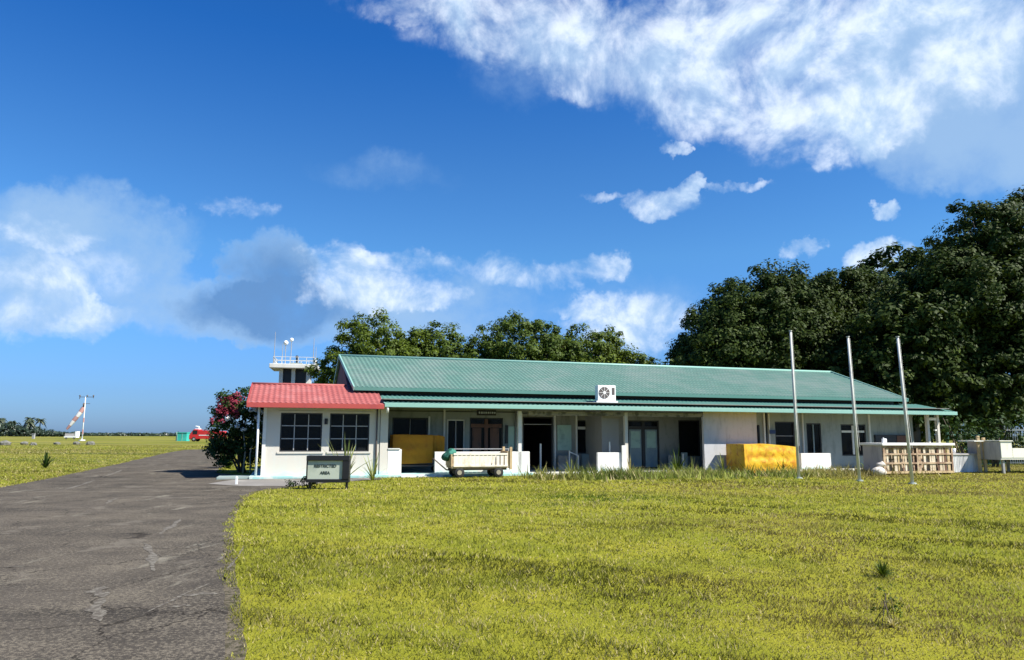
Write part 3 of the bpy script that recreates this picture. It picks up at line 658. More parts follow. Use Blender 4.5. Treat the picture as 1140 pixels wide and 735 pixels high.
# ------------------------------------------------------------------ things on and by the building
def fthing(name, u, v, z, label, cat, group=None, rz=0):
    return tag(empty(name, P(u, v, z), TH+rz), label, cat, group)
ac = fthing('air_conditioner', 9.38, .25, 2.94, 'white outdoor air conditioner unit with round fan grille on the green veranda roof', 'air conditioner')
B(-.42,.42,-.16,.16,.16,.82).build('casing', 'ac_white', ac, bevel=.02)
fn = MB().cyl((-.12,-.175,.5), (-.12,-.162,.5), .25, 24).build('fan_grille', 'ac_grille', ac)
fg_ = MB()
for k in range(8):
    a = math.pi*k/4; fg_.bar((-.12+.05*math.cos(a),-.182,.5+.05*math.sin(a)), (-.12+.24*math.cos(a),-.182,.5+.24*math.sin(a)), .014)
fg_.cyl((-.12,-.19,.5), (-.12,-.177,.5), .06, 12); fg_.build('fan_guard', 'ac_white', fn)
B(.24,.36,-.172,-.162,.42,.72).build('side_grille', 'ac_grille', ac)
MB().box(-.5,.5,-.2,-.15,.08,.15).box(-.5,.5,.15,.2,.08,.15).bar((-.38,-.17,-.05),(-.38,-.17,.10),.04).bar((.38,-.17,-.05),(.38,-.17,.10),.04).bar((-.38,.17,0.0),(-.38,.17,.10),.04).bar((.38,.17,0.0),(.38,.17,.10),.04).build('bracket', 'white_paint', ac)

def wheel(parent, c, r, w=.09, axis='y', rim='rim'):
    a = (c[0], c[1]-w/2, c[2]); b = (c[0], c[1]+w/2, c[2])
    wl = MB().tube([a, (c[0], c[1]-w*.3, c[2]), (c[0], c[1]+w*.3, c[2]), b], [r*.86, r, r, r*.86], 20).build('wheel', 'tyre', parent, True)
    MB().cyl((c[0], c[1]-w/2-.012, c[2]), (c[0], c[1]+w/2+.012, c[2]), r*.45, 14).build('rim', rim, wl)
    return wl
# tarp-covered object factory: draped box with sagging, wrinkled cover
def tarp(name, parent, m, x0, x1, y0, y1, z0, z1, seed, sag=.05, hem=.0):
    r = random.Random(seed); nx, ny, nz = 26, 14, 14; mb = MB()
    def wr(a, b, s): return (math.sin(a*5.1+s)+math.sin(b*7.3+s*2)+math.sin((a+b)*11+s*3)*.6+math.sin(a*23+s)*.5)*.021
    def face(f, na, nb):
        base = len(mb.v)
        for i in range(na+1):
            for j in range(nb+1): mb.v.append(f(i/na, j/nb))
        for i in range(na):
            for j in range(nb): k = base+i*(nb+1)+j; mb.f.append((k, k+nb+1, k+nb+2, k+1))
    top = lambda a, b: z1 - sag*(math.sin(math.pi*a)*.0+ (a**3)*1.2) + .03*math.sin(a*9+seed)*math.sin(math.pi*b)
    def env(t): return math.sin(math.pi*t)**.5
    face(lambda a, b: (x0+(x1-x0)*a, y0+wr(a*3, b*2, seed)*env(a)*env(min(1,b+.0))-.02*math.sin(math.pi*b), (z0+hem*a)+(top(a, 0)-z0-hem*a)*b), nx, nz)
    face(lambda a, b: (x1-(x1-x0)*a, y1+wr(a*3, b*2, seed+1)*env(a)*env(b), z0+(top(1-a, 1)-z0)*b), nx, nz)
    face(lambda a, b: (x0-wr(a*2, b*2, seed+2)*env(a)*env(b), y1+(y0-y1)*a, z0+(top(0, 1-a)-z0)*b), ny, nz)
    face(lambda a, b: (x1+wr(a*2, b*2, seed+3)*env(a)*env(b), y0+(y1-y0)*a, z0+hem*(1-a)+(top(1, a)-z0-hem*(1-a))*b), ny, nz)
    face(lambda a, b: (x0+(x1-x0)*a, y0+(y1-y0)*b, top(a, b)), nx, ny)
    return mb.build(name, m, parent, True)
# trolley in the veranda bay, its yellow cover coloured darker for the shade
t = fthing('covered_trolley', 1.35, 1.35, .10, 'trolley under a yellow cover with shade put into its colour, parked beside the red roofed room', 'trolley')
tarp('cover', t, 'shaded_tarp', -1.0, .62, -.45, .45, .34, 1.52, 5, .02, .04)
tarp('cover_flap', t, 'shaded_tarp', .63, 1.15, -.30, .45, .55, 1.50, 8, .05)
MB().box(-.9, 1.05, -.35, .35, .24, .31).build('chassis', 'steel_dark', t)
for x, y in ((-.75,-.32),(-.75,.32),(.85,-.32),(.85,.32)): wheel(t, (x, y, .13), .13, .06)
# slatted baggage cart
t = fthing('baggage_cart', 3.38, -.98, .0, 'low cream slatted baggage cart with four wheels beside the white parapet', 'cart')
B(-1.12, 1.15, -.5, .5, .36, .42).build('deck', 'tan_wood', t)
for y in (-.5, .5):
    mb = MB(); n = 13
    for i in range(n):
        x = -.98+i*2.0/(n-1); mb.box(x-.06, x+.06, y-.012, y+.012, .42, .90)
    mb.build('slat_panel', 'cream_slat', t)
    parts('side_rail', 'cream_slat', t, [(-1.06,1.08,y-.035,y-.014,.86,.93),(-1.06,1.08,y-.035,y-.014,.42,.48)])
for x in (-1.10, 1.12):
    B(x-.05, x+.05, -.5, .5, .43, 1.0 if x > 0 else .88).build('end_board', 'tan_wood', t)
parts('corner_post', 'tan_wood', t, [(1.16,1.25,-.55,-.46,.30,1.16),(1.16,1.25,.46,.55,.30,1.16)])
MB().box(-1.1, 1.1, -.30, -.24, .28, .355).box(-1.1, 1.1, .24, .30, .28, .355).bar((-.82,-.42,.19),(-.82,.42,.19),.06).bar((.72,-.42,.19),(.72,.42,.19),.06).box(-.9,-.74,-.3,.3,.2,.28).box(.64,.8,-.3,.3,.2,.28).build('chassis', 'steel_dark', t)
for x, y in ((-.82,-.45),(-.82,.45),(.72,-.45),(.72,.45)): wheel(t, (x, y, .20), .20, .10)
MB().bar((-1.0,0,.26),(-1.25,-.1,.30),.05).bar((-1.25,-.1,.30),(-1.78,-.25,.72),.04).bar((-1.78,-.40,.72),(-1.78,-.10,.72),.035).build('drawbar', 'steel_dark', t)
gb = MB().sphere((0,0,0), .3, 9, (1.0,.9,.62)); gb.v = [(x+.05*math.sin(z*14+y*9), y, z+.04*math.sin(x*13)) for x, y, z in gb.v]
g1 = gb.build('cloth_bundle', 'green_cloth', None, True); g1.location = P(2.10, -1.05, .98); g1.rotation_euler = (0, R(-18), TH)
tag(g1, 'dark green cloth bundle hanging over the left end of the slatted cart', 'bundle'); g1.location = P(2.24, -1.0, .86)
# yellow tarp box
t = tag(empty('covered_crate', (9.9, 31.9, 0), TH), 'bright yellow tarpaulin covered crate standing in the weeds left of the first flagpole', 'crate')
tarp('cover', t, 'yellow_tarp', 0, 2.62, 0, 1.35, .04, 1.27, 3, .10)
#rope = MB().tube([(0+i*.2, -.045+.01*math.sin(i*2), .88+.03*math.sin(i*1.3)) for i in range(14)], [.010]*14, 6); rope.build('rope', 'tan_wood', t, True)
B(.1, 2.5, .1, 1.25, 0, .05).build('pallet', 'pallet_dark', t)
# flagpoles
for (x, y, h, lean, lb) in ((11.05, 28.95, 5.72, -.04, 'tall white flagpole beside the yellow covered crate, first of three from the left'), (12.62, 27.3, 5.27, -.11, 'middle one of the three white flagpoles, left of the white topped pallet crate'), (13.76, 25.86, 5.08, -.16, 'white flagpole in front of the white topped pallet crate, rightmost of the three')):
    t = tag(empty('flagpole', (x, y, 0)), lb, 'flagpole', 'flagpoles in a row before the building')
    MB().tube([(0,0,-.1),(lean*.5,0,h*.5),(lean,0,h)], [.054,.050,.040], 12).build('pole', 'pole_paint', t, True)
    MB().tube([(0,0,0),(0,0,.05)], [.14,.11], 12).build('footing', 'concrete', t)
    MB().cyl((lean,0,h+.001),(lean,0,h+.03),.06).build('cap', 'pole_paint', t)
    MB().tube([(.075,-.02,1.15),(.07+lean*.5,-.02,h*.5),(.06+lean,-.02,h-.05)], [.006]*3, 5).build('halyard', 'trim', t)
    MB().bar((.06,-.07,1.1),(.06,-.07,1.24),.02,.02).build('cleat', 'steel_dark', t)
# pallet-wood cage crate with white top
t = tag(empty('slatted_crate', (15.6, 31.5, 0), TH), 'large crate of reused pallet wood with a flat white top, behind the rightmost flagpole', 'crate')
B(0, 3.72, 0, 1.12, .10, .17).build('base', 'pallet_dark', t)
B(-.02, 3.74, -.03, .0-.002, .07, .16).build('bottom_rail', 'tan_wood', t)
for k in range(5): B(.1+k*.85, .2+k*.85, .05, 1.07, 0, .098).build('skid', 'pallet_dark', t)
B(-.08, 3.80, -.10, 1.22, 1.24, 1.34).build('top_sheet', 'white_sheet', t, bevel=.01)
B(-.02, .0-.002, .02, 1.10, .17, 1.23).build('side_board', 'grey_ply', t)
B(0, 3.72, 1.08, 1.12, .17, 1.23).build('rear_board', 'grey_ply', t)
r_ = random.Random(12); pls = ['pallet_wood', 'tan_wood', 'carton', 'carton', 'pallet_wood', 'pallet_dark']
x = .02; groups = {k: MB() for k in pls}
while x < 3.68:
    w_ = r_.choice((.07, .09, .11, .14)); x1 = min(3.70, x+w_)
    if r_.random() < .62: B(x, x1, .012, .034, .17, 1.23).build('slat', r_.choice(pls), t)
    x = x1+r_.uniform(.01, .06)
for k, mb in groups.items():
    pass
parts('cross_rail', 'pallet_wood', t, [(0,3.72,-.022,.010,.46,.53),(0,3.72,-.022,.010,.84,.91),(0,3.72,-.022,.010,1.13,1.22),(.0,.08,-.03,-.023,.17,1.12),(1.75,1.83,-.03,-.023,.17,1.12),(3.64,3.72,-.03,-.023,.17,1.12)])
cn = 0
for i in range(8):
    for j in range(2):
        b_ = B(0, .37, 0, .45, 0, .44+.03*(i % 3)).build('carton', 'carton'); b_.location = Vector((15.6, 31.5, 0))+Uv*(.12+i*.43)+Vv*.15+Vector((0,0,.175+j*.50)); b_.rotation_euler = (0,0,TH)
        tag(b_, 'brown cardboard carton stacked inside the slatted pallet wood crate', 'carton', 'cartons inside the slatted crate')
# sacks and small things by / on it
sk = MB().sphere((0,0,.17), .27, 9, (1.15,.8,.75)); sk.v = [(x*(1-.25*max(0,z-.2)/.25)+.02*math.sin(z*20), y, max(0,z)) for x, y, z in sk.v]
s1 = sk.build('sack', 'sack', None, True); s1.location = (15.24, 31.2, 0); tag(s1, 'pale stuffed sack on the ground at the left corner of the pallet wood crate', 'sack')
sb = MB().sphere((0,0,.12), .17, 8, (1.05,.8,.72)); sb.v = [(x+.03*math.sin(z*25+y*9)+z*.25, y, z+.03*math.sin(x*22)) for x, y, z in sb.v]; s2 = sb.build('sack', 'sack', None, True); s2.location = (15.36, 31.3, .33); tag(s2, 'small pale bag lying on top of the pale sack', 'bag')
jg = tag(empty('jerrycan', (15.95, 32.0, 1.343), TH), 'small white jerrycan standing on the left end of the white crate top', 'jerrycan')
MB().box(-.09,.09,-.06,.06,0,.18).build('body', 'white_paint', jg, bevel=.02); MB().cyl((-.04,0,.185),(-.04,0,.23),.025).build('cap', 'white_paint', jg)
# concrete trough / corrugated enclosure at the right end
t = tag(empty('corrugated_enclosure', (19.9, 34.0, 0), TH), 'low weathered grey corrugated metal enclosure right of the pallet wood crate', 'enclosure')
mb = MB(); vs = []; fs = []; n = 70
for i in range(n+1):
    x = i*1.72/n; y = .018*math.sin(x*2*math.pi/.09)
    vs += [(x, y, .02), (x, y, .80)]
for i in range(n): fs.append((2*i, 2*i+2, 2*i+3, 2*i+1))
mb.add(vs, fs); mb.build('front_sheet', 'galv', t, True)
parts('side_sheet', 'galv', t, [(-.03,.03,.03,1.0,0,.80),(1.70,1.76,.03,1.0,0,.80),(.031,1.699,.95,1.0,0,.80)])
B(-.06, 1.80, -.05, 1.03, .801, .86).build('top_plate', 'grey_ply', t)
for (dx, w_, h, lb) in ((.28,.13,.26,'white plastic tub on the left end of the corrugated enclosure'),(.55,.16,.22,'wider white bucket on the corrugated enclosure, right of the plastic tub')):
    p = Vector((19.9,34.0,0))+Uv*dx+Vv*.3; b_ = MB().tube([(0,0,0),(0,0,h)],[w_*.45,w_*.55],14).build('bucket', 'white_paint', None, True); b_.location = (p.x,p.y,.862); tag(b_, lb, 'bucket')
for (dx, h, lb) in ((1.40,1.66,'weathered wooden post behind the corrugated enclosure, the left of two'),(1.72,1.58,'weathered wooden post next to the pale box stand, the right of two')):
    p = Vector((19.9,34.0,0))+Uv*dx+Vv*-.25
    b_ = MB().box(-.06,.06,-.05,.05,-.1,h).bar((-.05,0,h*.97),(.05,0,h*.97),.12,.05).build('wooden_post', 'tan_wood', None, False, .008); b_.location = (p.x,p.y,0); tag(b_, lb, 'post', 'wooden posts at the right')
# pale high trailer
t = tag(empty('box_stand', (21.75, 33.3, 0), TH-R(8)), 'pale cream box stand on legs at the far right edge of the yard', 'box stand')
B(0, 3.6, 0, 1.9, .62, .70).build('deck', 'trailer_white', t)
B(0, .56, -.02, 0-.002+.03, .70, 1.42).build('side_panel', 'trailer_white', t)
B(.58, 3.6, -.02, .028, .70, 1.12).build('side_panel', 'trailer_white', t)
B(-.03, -.002, 0, 1.9, .60, 1.40).build('end_panel', 'grey_ply', t)  # shaded left end of the white box, shade put in as grey colour
B(-.08, .60, -.06, 1.95, 1.422, 1.46).build('lid', 'trailer_white', t)
B(-.6, -.1, .8, 1.8, 1.40, 1.45).build('shelf', 'trailer_white', t)
for x in (.12, 1.9): 
    for y in (.08, 1.75): B(x, x+.1, y, y+.1, 0, .618).build('leg', 'pale_bar', t)
# grey bar fence and green rail fence at the right rear
def bar_fence(name, p0, p1, h, sp, m, label, post=True, barw=.03):
    d = Vector(p1)-Vector(p0); L = d.length; t = tag(empty(name, p0, math.atan2(d.y, d.x)), label, 'fence')
    mb = MB(); n = int(L/sp)
    for i in range(n+1): mb.box(i*sp-barw/2, i*sp+barw/2, -.015, .015, .08, h)
    mb.build('bars', m, t)
    MB().box(0, L, -.018, -.0155-.0025+.0, .12, .18).box(0, L, -.045, -.017, h-.22, h-.14).box(0, L, .017, .045, h*.5, h*.5+.06).build('rail', m, t)
    for i in range(int(L/2.2)+1): B(i*2.2-.04, i*2.2+.04, .046, .12, -.1, h+.06).build('post', m, t)
bar_fence('bar_fence', (28.6, 43.2, 0), (37.5, 45.5, 0), 2.2, .16, 'fence_grey', 'tall grey bar fence under the trees at the far right')
bar_fence('rail_fence', (22.8, 39.0, 0), (28.5, 43.1, 0), 1.9, .5, 'fence_green', 'dark green rail fence under the trees behind the box stand', barw=.04)

# ------------------------------------------------------------------ area sign by the road
t = tag(empty('area_sign', (-5.46, 22.5, 0), R(4)), 'black framed grey notice sign on short legs at the corner of the lawn', 'sign')
B(-.60, .42, -.14, .10, .30, .84).build('panel', 'sign_panel', t)
MB().box(-.64, .62, -.20, .14, .841, .985).box(-.64, .62, -.17, .13, .20, .298).box(.421, .62, -.19, .13, .299, .84).box(-.64, -.602, -.17, .13, .299, .84).build('frame', 'black', t, bevel=.008)
parts('leg', 'black', t, [(.50,.57,-.02,.05,-.05,.199),(-.58,-.51,-.02,.05,-.05,.199)])
def text(body, size, loc, m, parent, name='lettering'):
    cu = bpy.data.curves.new(name, 'FONT'); cu.body = body; cu.size = size; cu.align_x = 'CENTER'; cu.align_y = 'CENTER'; cu.extrude = .002
    cu.offset = .004
    o = bpy.data.objects.new(name, cu); COL.objects.link(o); bpy.context.view_layer.update()
    me = bpy.data.meshes.new_from_object(o.evaluated_get(bpy.context.evaluated_depsgraph_get())); bpy.data.objects.remove(o)
    me.materials.clear(); me.materials.append(M[m]); o = bpy.data.objects.new(name, me); COL.objects.link(o); o.parent = parent
    o.location = loc; o.rotation_euler = (R(90), 0, 0); return o
text('RESTRICTED', .118, (-.09, -.146, .68), 'sign_text', t); text('AREA', .118, (-.09, -.146, .48), 'sign_text', t)

# ------------------------------------------------------------------ foliage
def leaves(centers, outward, n_per, crad, size, r, flat=.75, upb=.35):
    """leaf quads round clump centres; returns verts, tint"""
    n = len(centers)*n_per; c_ = np.repeat(centers, n_per, 0); ow = np.repeat(outward, n_per, 0); cr = np.repeat(crad, n_per)
    dd = r.normal(size=(n, 3)); dd /= np.linalg.norm(dd, axis=1)[:, None]; rad = cr*r.random(n)**.4
    p = c_+dd*rad[:, None]*np.array((1, 1, flat))
    nrm = dd*.7+ow*.6+np.array((0, 0, upb))+r.normal(size=(n, 3))*.45; nrm /= np.linalg.norm(nrm, axis=1)[:, None]
    a = np.cross(nrm, r.normal(size=(n, 3))); a /= np.linalg.norm(a, axis=1)[:, None]; b = np.cross(nrm, a)
    s = (size*r.uniform(.6, 1.4, n))[:, None]
    v = np.stack([p-a*s, p-b*s*.55+nrm*s*.1, p+a*s, p+b*s*.55+nrm*s*.1], 1).reshape(-1, 3)
    ct = np.repeat(r.random(len(centers)), n_per)
    tint = np.clip(.15+.5*ct*r.random(n)+.5*r.random(n)**2, 0, 1)
    return v, np.repeat(tint, 4)
def crown(name, lobes, m, parent, seed, dens=1.1, n_per=55, crad=.7, size=.16, inner=.25, zmin=None, cut=None):
    r = np.random.default_rng(seed); C_ = []; W_ = []
    for (cx, cy, cz, rx, ry, rz) in lobes:
        area = 4*math.pi*((rx*ry)**1.6/3+(rx*rz)**1.6/3+(ry*rz)**1.6/3)**(1/1.6); n = int(area*dens)
        d_ = r.normal(size=(n, 3)); d_ /= np.linalg.norm(d_, axis=1)[:, None]
        bump = 1+.14*np.sin(d_[:, 0]*7+seed)*np.sin(d_[:, 2]*6+seed*2)+.10*r.normal(size=n)
        rad = np.where(r.random(n) < inner, r.uniform(.35, .85, n), bump)
        keep = d_[:, 2] > -.75
        p = np.array((cx, cy, cz))+d_*rad[:, None]*np.array((rx, ry, rz))
        C_.append(p[keep]); W_.append(d_[keep])
    C_ = np.concatenate(C_); W_ = np.concatenate(W_)
    if zmin is not None: k = C_[:, 2] > zmin; C_ = C_[k]; W_ = W_[k]
    cr = crad*r.uniform(.55, 1.3, len(C_))
    v, tn = leaves(C_, W_, n_per, cr, size, r)
    return np_mesh(name, v, 4, m, tn, parent=parent)
def tree(loc, lobes, m, seed, label, h, tr=.4, group='tall trees behind the building', size=.115, dens=1.7, n_per=85, crad=.6, name='broadleaf_tree'):
    t = tag(empty(name, (loc[0], loc[1], 0)), label, 'tree', group); r = random.Random(seed)
    mb = MB(); mb.tube([(0,0,-.2),(.1,0,h*.25),(-.1,.1,h*.5),(0,0,h*.75)], [tr,tr*.8,tr*.6,tr*.25], 10)
    for l in lobes:
        c_ = Vector(l[:3]); s = Vector((0, 0, h*r.uniform(.18, .4))); mid = (s+c_)/2+Vector((r.uniform(-.5,.5), r.uniform(-.5,.5), .4))
        mb.tube([s, mid, c_+Vector((0,0,l[5]*.4))], [tr*.45, tr*.28, tr*.08], 7)
        for k in range(3):
            e = c_+Vector((r.uniform(-1,1)*l[3], r.uniform(-1,1)*l[4], r.uniform(-.2,.8)*l[5]))*.7+c_*0
            mb.tube([mid, (mid+e)/2+Vector((0,0,.3)), e], [tr*.2, tr*.12, tr*.04], 6)
    mb.build('trunk', 'bark', t, True)
    crown('crown', lobes, m, t, seed, dens, n_per, crad, size)
    return t
# middle trees, behind the green roof (y about 60 m)
tree((-10.9, 60), [(0,0,8.2,3.2,3.2,2.7),(-2.4,-.5,6.2,2.3,2.4,2.4),(2.7,.5,7.6,2.3,2.6,2.3),(-3.1,0,4.4,1.4,2,2.2),(.8,-1.5,6,3.4,2.5,2.5)], 'leaf_bright', 41, 'bright rounded tree rising behind the left end of the green roof', 8)
tree((-6.2, 61.5), [(0,0,8.6,1.7,2,2.2),(.8,.5,6.6,2.6,2.4,2.4),(-1.2,0,5.8,2,2,2.4)], 'leaf_mid', 42, 'small darker tree between the two bright rounded trees behind the roof', 8)
tree((.4, 62), [(0,0,8.4,3.7,3.4,2.8),(-2.9,0,7.0,2.2,2.5,2.4),(2.9,-.3,7.8,2.4,3,2.7),(0,-1.6,6.2,4.6,2.5,2.6)], 'leaf_mid', 43, 'broad flat topped tree behind the middle of the green roof', 9)
tree((6.3, 62), [(0,0,7.9,2.9,3,2.6),(-1.6,.3,7.0,2,2,2.4),(1.9,-.4,6.8,2.2,2.4,2.2),(.3,-1,5.4,3.4,2.2,2.4)], 'leaf_bright', 44, 'yellow green tree on the right shoulder of the middle trees', 8)
tree((10.2, 62.5), [(0,0,6.9,1.9,2.2,1.7),(1.7,0,6.4,1.4,1.6,1.4),(-1.2,-.4,5.6,2.2,2,2)], 'leaf_mid', 45, 'lowest tree at the right end of the middle trees, just above the roof', 7)
# right-hand trees
tree((18.6, 57), [(.3,0,10.6,3.8,3.8,3.3),(-3.0,-.4,8.2,2.6,2.9,3.0),(3.2,0,10.8,3.4,3.6,3.2),(-1.5,-1.8,7.6,3.8,3,3.2),(2.6,-2,7.6,4,3,3.4),(-4.6,-1,6.2,1.7,2.2,2.6)], 'leaf_dark', 51, 'big dark tree with a stepped left side behind the right half of the roof', 12, .55, size=.125, n_per=115, crad=.8)
tree((26.6, 59), [(-.4,0,10.9,3.8,3.6,3.7),(2.6,0,10.7,3.1,3.4,3.4),(-2.8,-.6,10.2,3.2,3,3.6),(1,-2,8,4.4,3,4),(4.2,-2,8,3.6,3,4)], 'leaf_dark', 52, 'big dark rounded tree behind the tops of the flagpoles', 13, .55, size=.125, n_per=115, crad=.8)
tree((32.6, 50), [(.6,0,14.0,3.3,3.6,3.6),(-2.8,-.5,10.9,2.9,3.2,3.7),(4.4,0,14.2,3.6,3.6,3.8),(-1.5,-2.4,9.2,4.6,3,4),(3.6,-2.6,9.4,4.6,3,4.4),(-5.4,-1,7.8,3,3,3.6),(0,-2.8,5,5,3,3.6),(5,-3,4.6,4.6,3,3.6)], 'leaf_dark', 53, 'tallest dark tree filling the right edge above the pale box stand', 15, .7, size=.125, n_per=110, crad=.8)
tree((25.6, 47.5), [(0,0,7.0,3.2,2.6,3.4),(-2.2,0,4.6,2.4,2.2,2.8),(2.6,-.4,5,3,2.4,3.2)], 'leaf_dark', 54, 'lower dark tree beyond the right end of the building', 8, .35, size=.16, n_per=60)
tree((41, 49), [(0,0,13.4,4.4,4,4.6),(0,-2,7,5,3,5)], 'leaf_dark', 55, 'dark tree cut off by the right edge of the picture', 13, .6, size=.2, n_per=50, crad=.9)
tree((35.5, 66), [(0,0,12,6,5,5.5),(7,0,11,5,4,5),(-6,0,9,5,4,5),(0,0,4.5,9,4,4.5)], 'leaf_dark', 56, 'dark tree deep behind the tallest tree at the right', 13, .6, size=.26, n_per=46, crad=1.0, dens=.8)
tree((22, 68), [(0,0,7.5,6,4,5),(7,0,6.5,5,4,5),(-6,0,5,4,4,4)], 'leaf_dark', 57, 'dark tree filling the gap low behind the right half of the roof', 9, .5, size=.26, n_per=46, crad=1.0, dens=.8)
def shrub(name, loc, lobes, m, seed, label, size=.09, dens=3, n_per=36, crad=.35, group=None, cat='shrub', sr=.05):
    t = tag(empty(name, (loc[0], loc[1], 0)), label, cat, group); mb = MB(); r = random.Random(seed)
    for l in lobes:
        for k in range(2):
            e = Vector((l[0]+r.uniform(-.3,.3)*l[3], l[1]+r.uniform(-.3,.3)*l[4], l[2]+l[5]*.3))
            mb.tube([(r.uniform(-.15,.15),r.uniform(-.15,.15),-.05), e*.5+Vector((0,0,.15)), e], [sr, sr*.7, sr*.3], 7)
    mb.build('stem', 'bark', t, True); crown('foliage', lobes, m, t, seed, dens, n_per, crad, size)
    return t
shrub('shrub', (23.2, 38.5), [(0,0,1.5,1.2,1.0,1.1),(-.9,0,2.3,.9,.8,1.0),(1.0,.2,1.2,1.1,.9,.9)], 'leaf_bush', 61, 'loose dark shrub with glossy leaves at the right end of the building', dens=1.3, n_per=20, size=.11)
shrub('shrub', (26.0, 40.5), [(0,0,1.4,1.4,1.0,1.1),(1.6,.4,1.7,1.4,1,1.2)], 'leaf_bush', 62, 'dark green shrub behind the pale box stand', dens=1.8, n_per=26, size=.11)
# bougainvillea beside the red-roofed room
t = shrub('bougainvillea', (-11.55, 32.2), [(0,0,2.1,1.25,1.3,1.2),(.1,.1,2.9,1.0,.9,.65),(-.7,0,1.7,.7,.9,.9),(.7,-.5,1.7,.6,.7,1.2),(0,-.3,.9,1.1,1.1,.8),(-1.0,.2,.9,.5,.6,.5),(-.45,-.3,2.7,.75,.7,.55)], 'leaf_bush', 63, 'dark bougainvillea bush with pink and white flowers against the left side of the building', cat='bush', dens=5, n_per=40, size=.065, crad=.26)
def blooms(pts, n, rad, m, seed, size=.05):
    r = np.random.default_rng(seed); c_ = np.array(pts); ow = np.tile(np.array((0.,-.6,.4)), (len(pts), 1))
    v, tn = leaves(c_, ow, n, np.full(len(pts), rad), size, r); return np_mesh('blossom', v, 4, m, tn, parent=t)
r2 = random.Random(5)
blooms([(-.50+max(-.55,min(.55,r2.gauss(0,.32))), -1.12+r2.uniform(-.12,.25), 2.66+max(-.5,min(.45,r2.gauss(0,.28)))) for _ in range(30)]+[(-.2+r2.uniform(-.4,.4),-.9,3.1+r2.uniform(-.2,.2)) for _ in range(8)], 22, .15, 'pink', 1)
blooms([(.70,-1.2,2.62),(.86,-1.25,2.64),(1.0,-1.3,2.3),(1.05,-1.3,2.2),(.25,-1.5,1.95),(.52,-1.5,1.82),(.55,-1.1,2.9),(1.1,-1.1,2.55),(-.3,-1.1,2.25)], 40, .12, 'white_flower', 2, .05)
MB().tube([(.45,-1.1,0),(.5,-1.1,.9),(.35,-1,1.7)], [.045,.035,.02], 8).tube([(.75,-1.1,0),(.72,-1.15,.8),(.8,-1,1.6)], [.035,.03,.02], 8).build('stem', 'pale_stem', t, True)
# palm-leaved plant and dry clump left of the bush
def fronds(name, loc, n, L, m, seed, label, cat='plant', w=.05, up=1.0, group=None, rise=.8):
    r = random.Random(seed); t = tag(empty(name, (loc[0], loc[1], loc[2] if len(loc) > 2 else 0)), label, cat, group); vs = []
    for i in range(n):
        a = r.uniform(0, 2*math.pi); l = L*r.uniform(.6, 1.15); el_ = r.uniform(.5, 1.4)*up; k = 6; pp = []
        for j in range(k+1):
            s = j/k; pp.append(Vector((math.cos(a)*l*s*math.cos(min(1.5,el_))*1.1, math.sin(a)*l*s*math.cos(min(1.5,el_))*1.1, l*(math.sin(min(1.5,el_))*s*rise*1.25-.45*s*s*(1.5-min(1.45,el_))))))
        sd_ = Vector((-math.sin(a), math.cos(a), 0))
        for j in range(k):
            w0 = w*(1-j/k)**.6*r.uniform(.8,1.2); w1 = w*(1-(j+1)/k)**.6
            vs += [pp[j]-sd_*w0, pp[j]+sd_*w0, pp[j+1]+sd_*w1+Vector((0,0,.001)), pp[j+1]-sd_*w1]
    v = np.array([tuple(q) for q in vs]); tn = np.repeat(np.random.default_rng(seed).random(len(v)//4), 4)
    np_mesh('foliage', v, 4, m, tn, parent=t); return t
fronds('young_palm', (-13.6, 36, 0), 16, 2.5, 'leaf_bush', 3, 'young green palm rising behind the left side of the bougainvillea', w=.09)
fronds('dry_clump', (-15.0, 40.0), 60, 1.1, 'straw', 4, 'pale dry grass clump at the road edge left of the bougainvillea', w=.04)
fronds('dry_clump', (-14.0, 37.2), 45, .9, 'leaf_pale', 6, 'yellow green clump between the dry clump and the bougainvillea', w=.04)
fronds('garden_plant', (-6.55, 26.6), 34, .95, 'straw', 8, 'pale dried plant before the left window of the red roofed room', w=.03)
fronds('garden_plant', (-5.95, 26.9), 26, 1.75, 'leaf_pale', 9, 'tall leafy plant rising behind the notice sign', w=.05, up=1.2)
fronds('garden_plant', (-4.95, 26.9), 16, 1.15, 'leaf_pale', 10, 'short pale plant behind the right half of the notice sign', w=.04)
shrub('low_bush', (-6.35, 22.7), [(0,0,.16,.42,.3,.17),(.3,.05,.2,.2,.2,.2)], 'leaf_bush', 11, 'low bush coloured dark for the sign shadow, at the left foot of the notice sign', size=.03, dens=16, n_per=22, crad=.12, cat='bush', sr=.01)  # dark leaf colour also stands in for the shadow of the sign
fronds('weed_tuft', (4.29, 8.85), 170, .23, 'leaf_mid', 12, 'dense dark green tuft standing in the lawn, farther of two at the right', w=.006, up=1.0)
shrub('weed_stalk', (3.22, 6.6), [(0,0,.20,.09,.08,.14),(-.07,0,.12,.06,.06,.07),(.08,.02,.14,.06,.06,.08)], 'leaf_mid', 13, 'thin sparse weed over a dry pale root, nearer of two at the right', size=.011, dens=170, n_per=7, crad=.035, cat='weed', sr=.004)
fronds('dry_tuft', (3.24, 6.56), 26, .12, 'straw', 14, 'little dry straw tuft at the foot of the thin weed', w=.006)
fronds('round_weed', (-22.2, 35.8), 60, .75, 'leaf_bush', 15, 'dark green weed standing alone in the left field', w=.05, up=1.4)
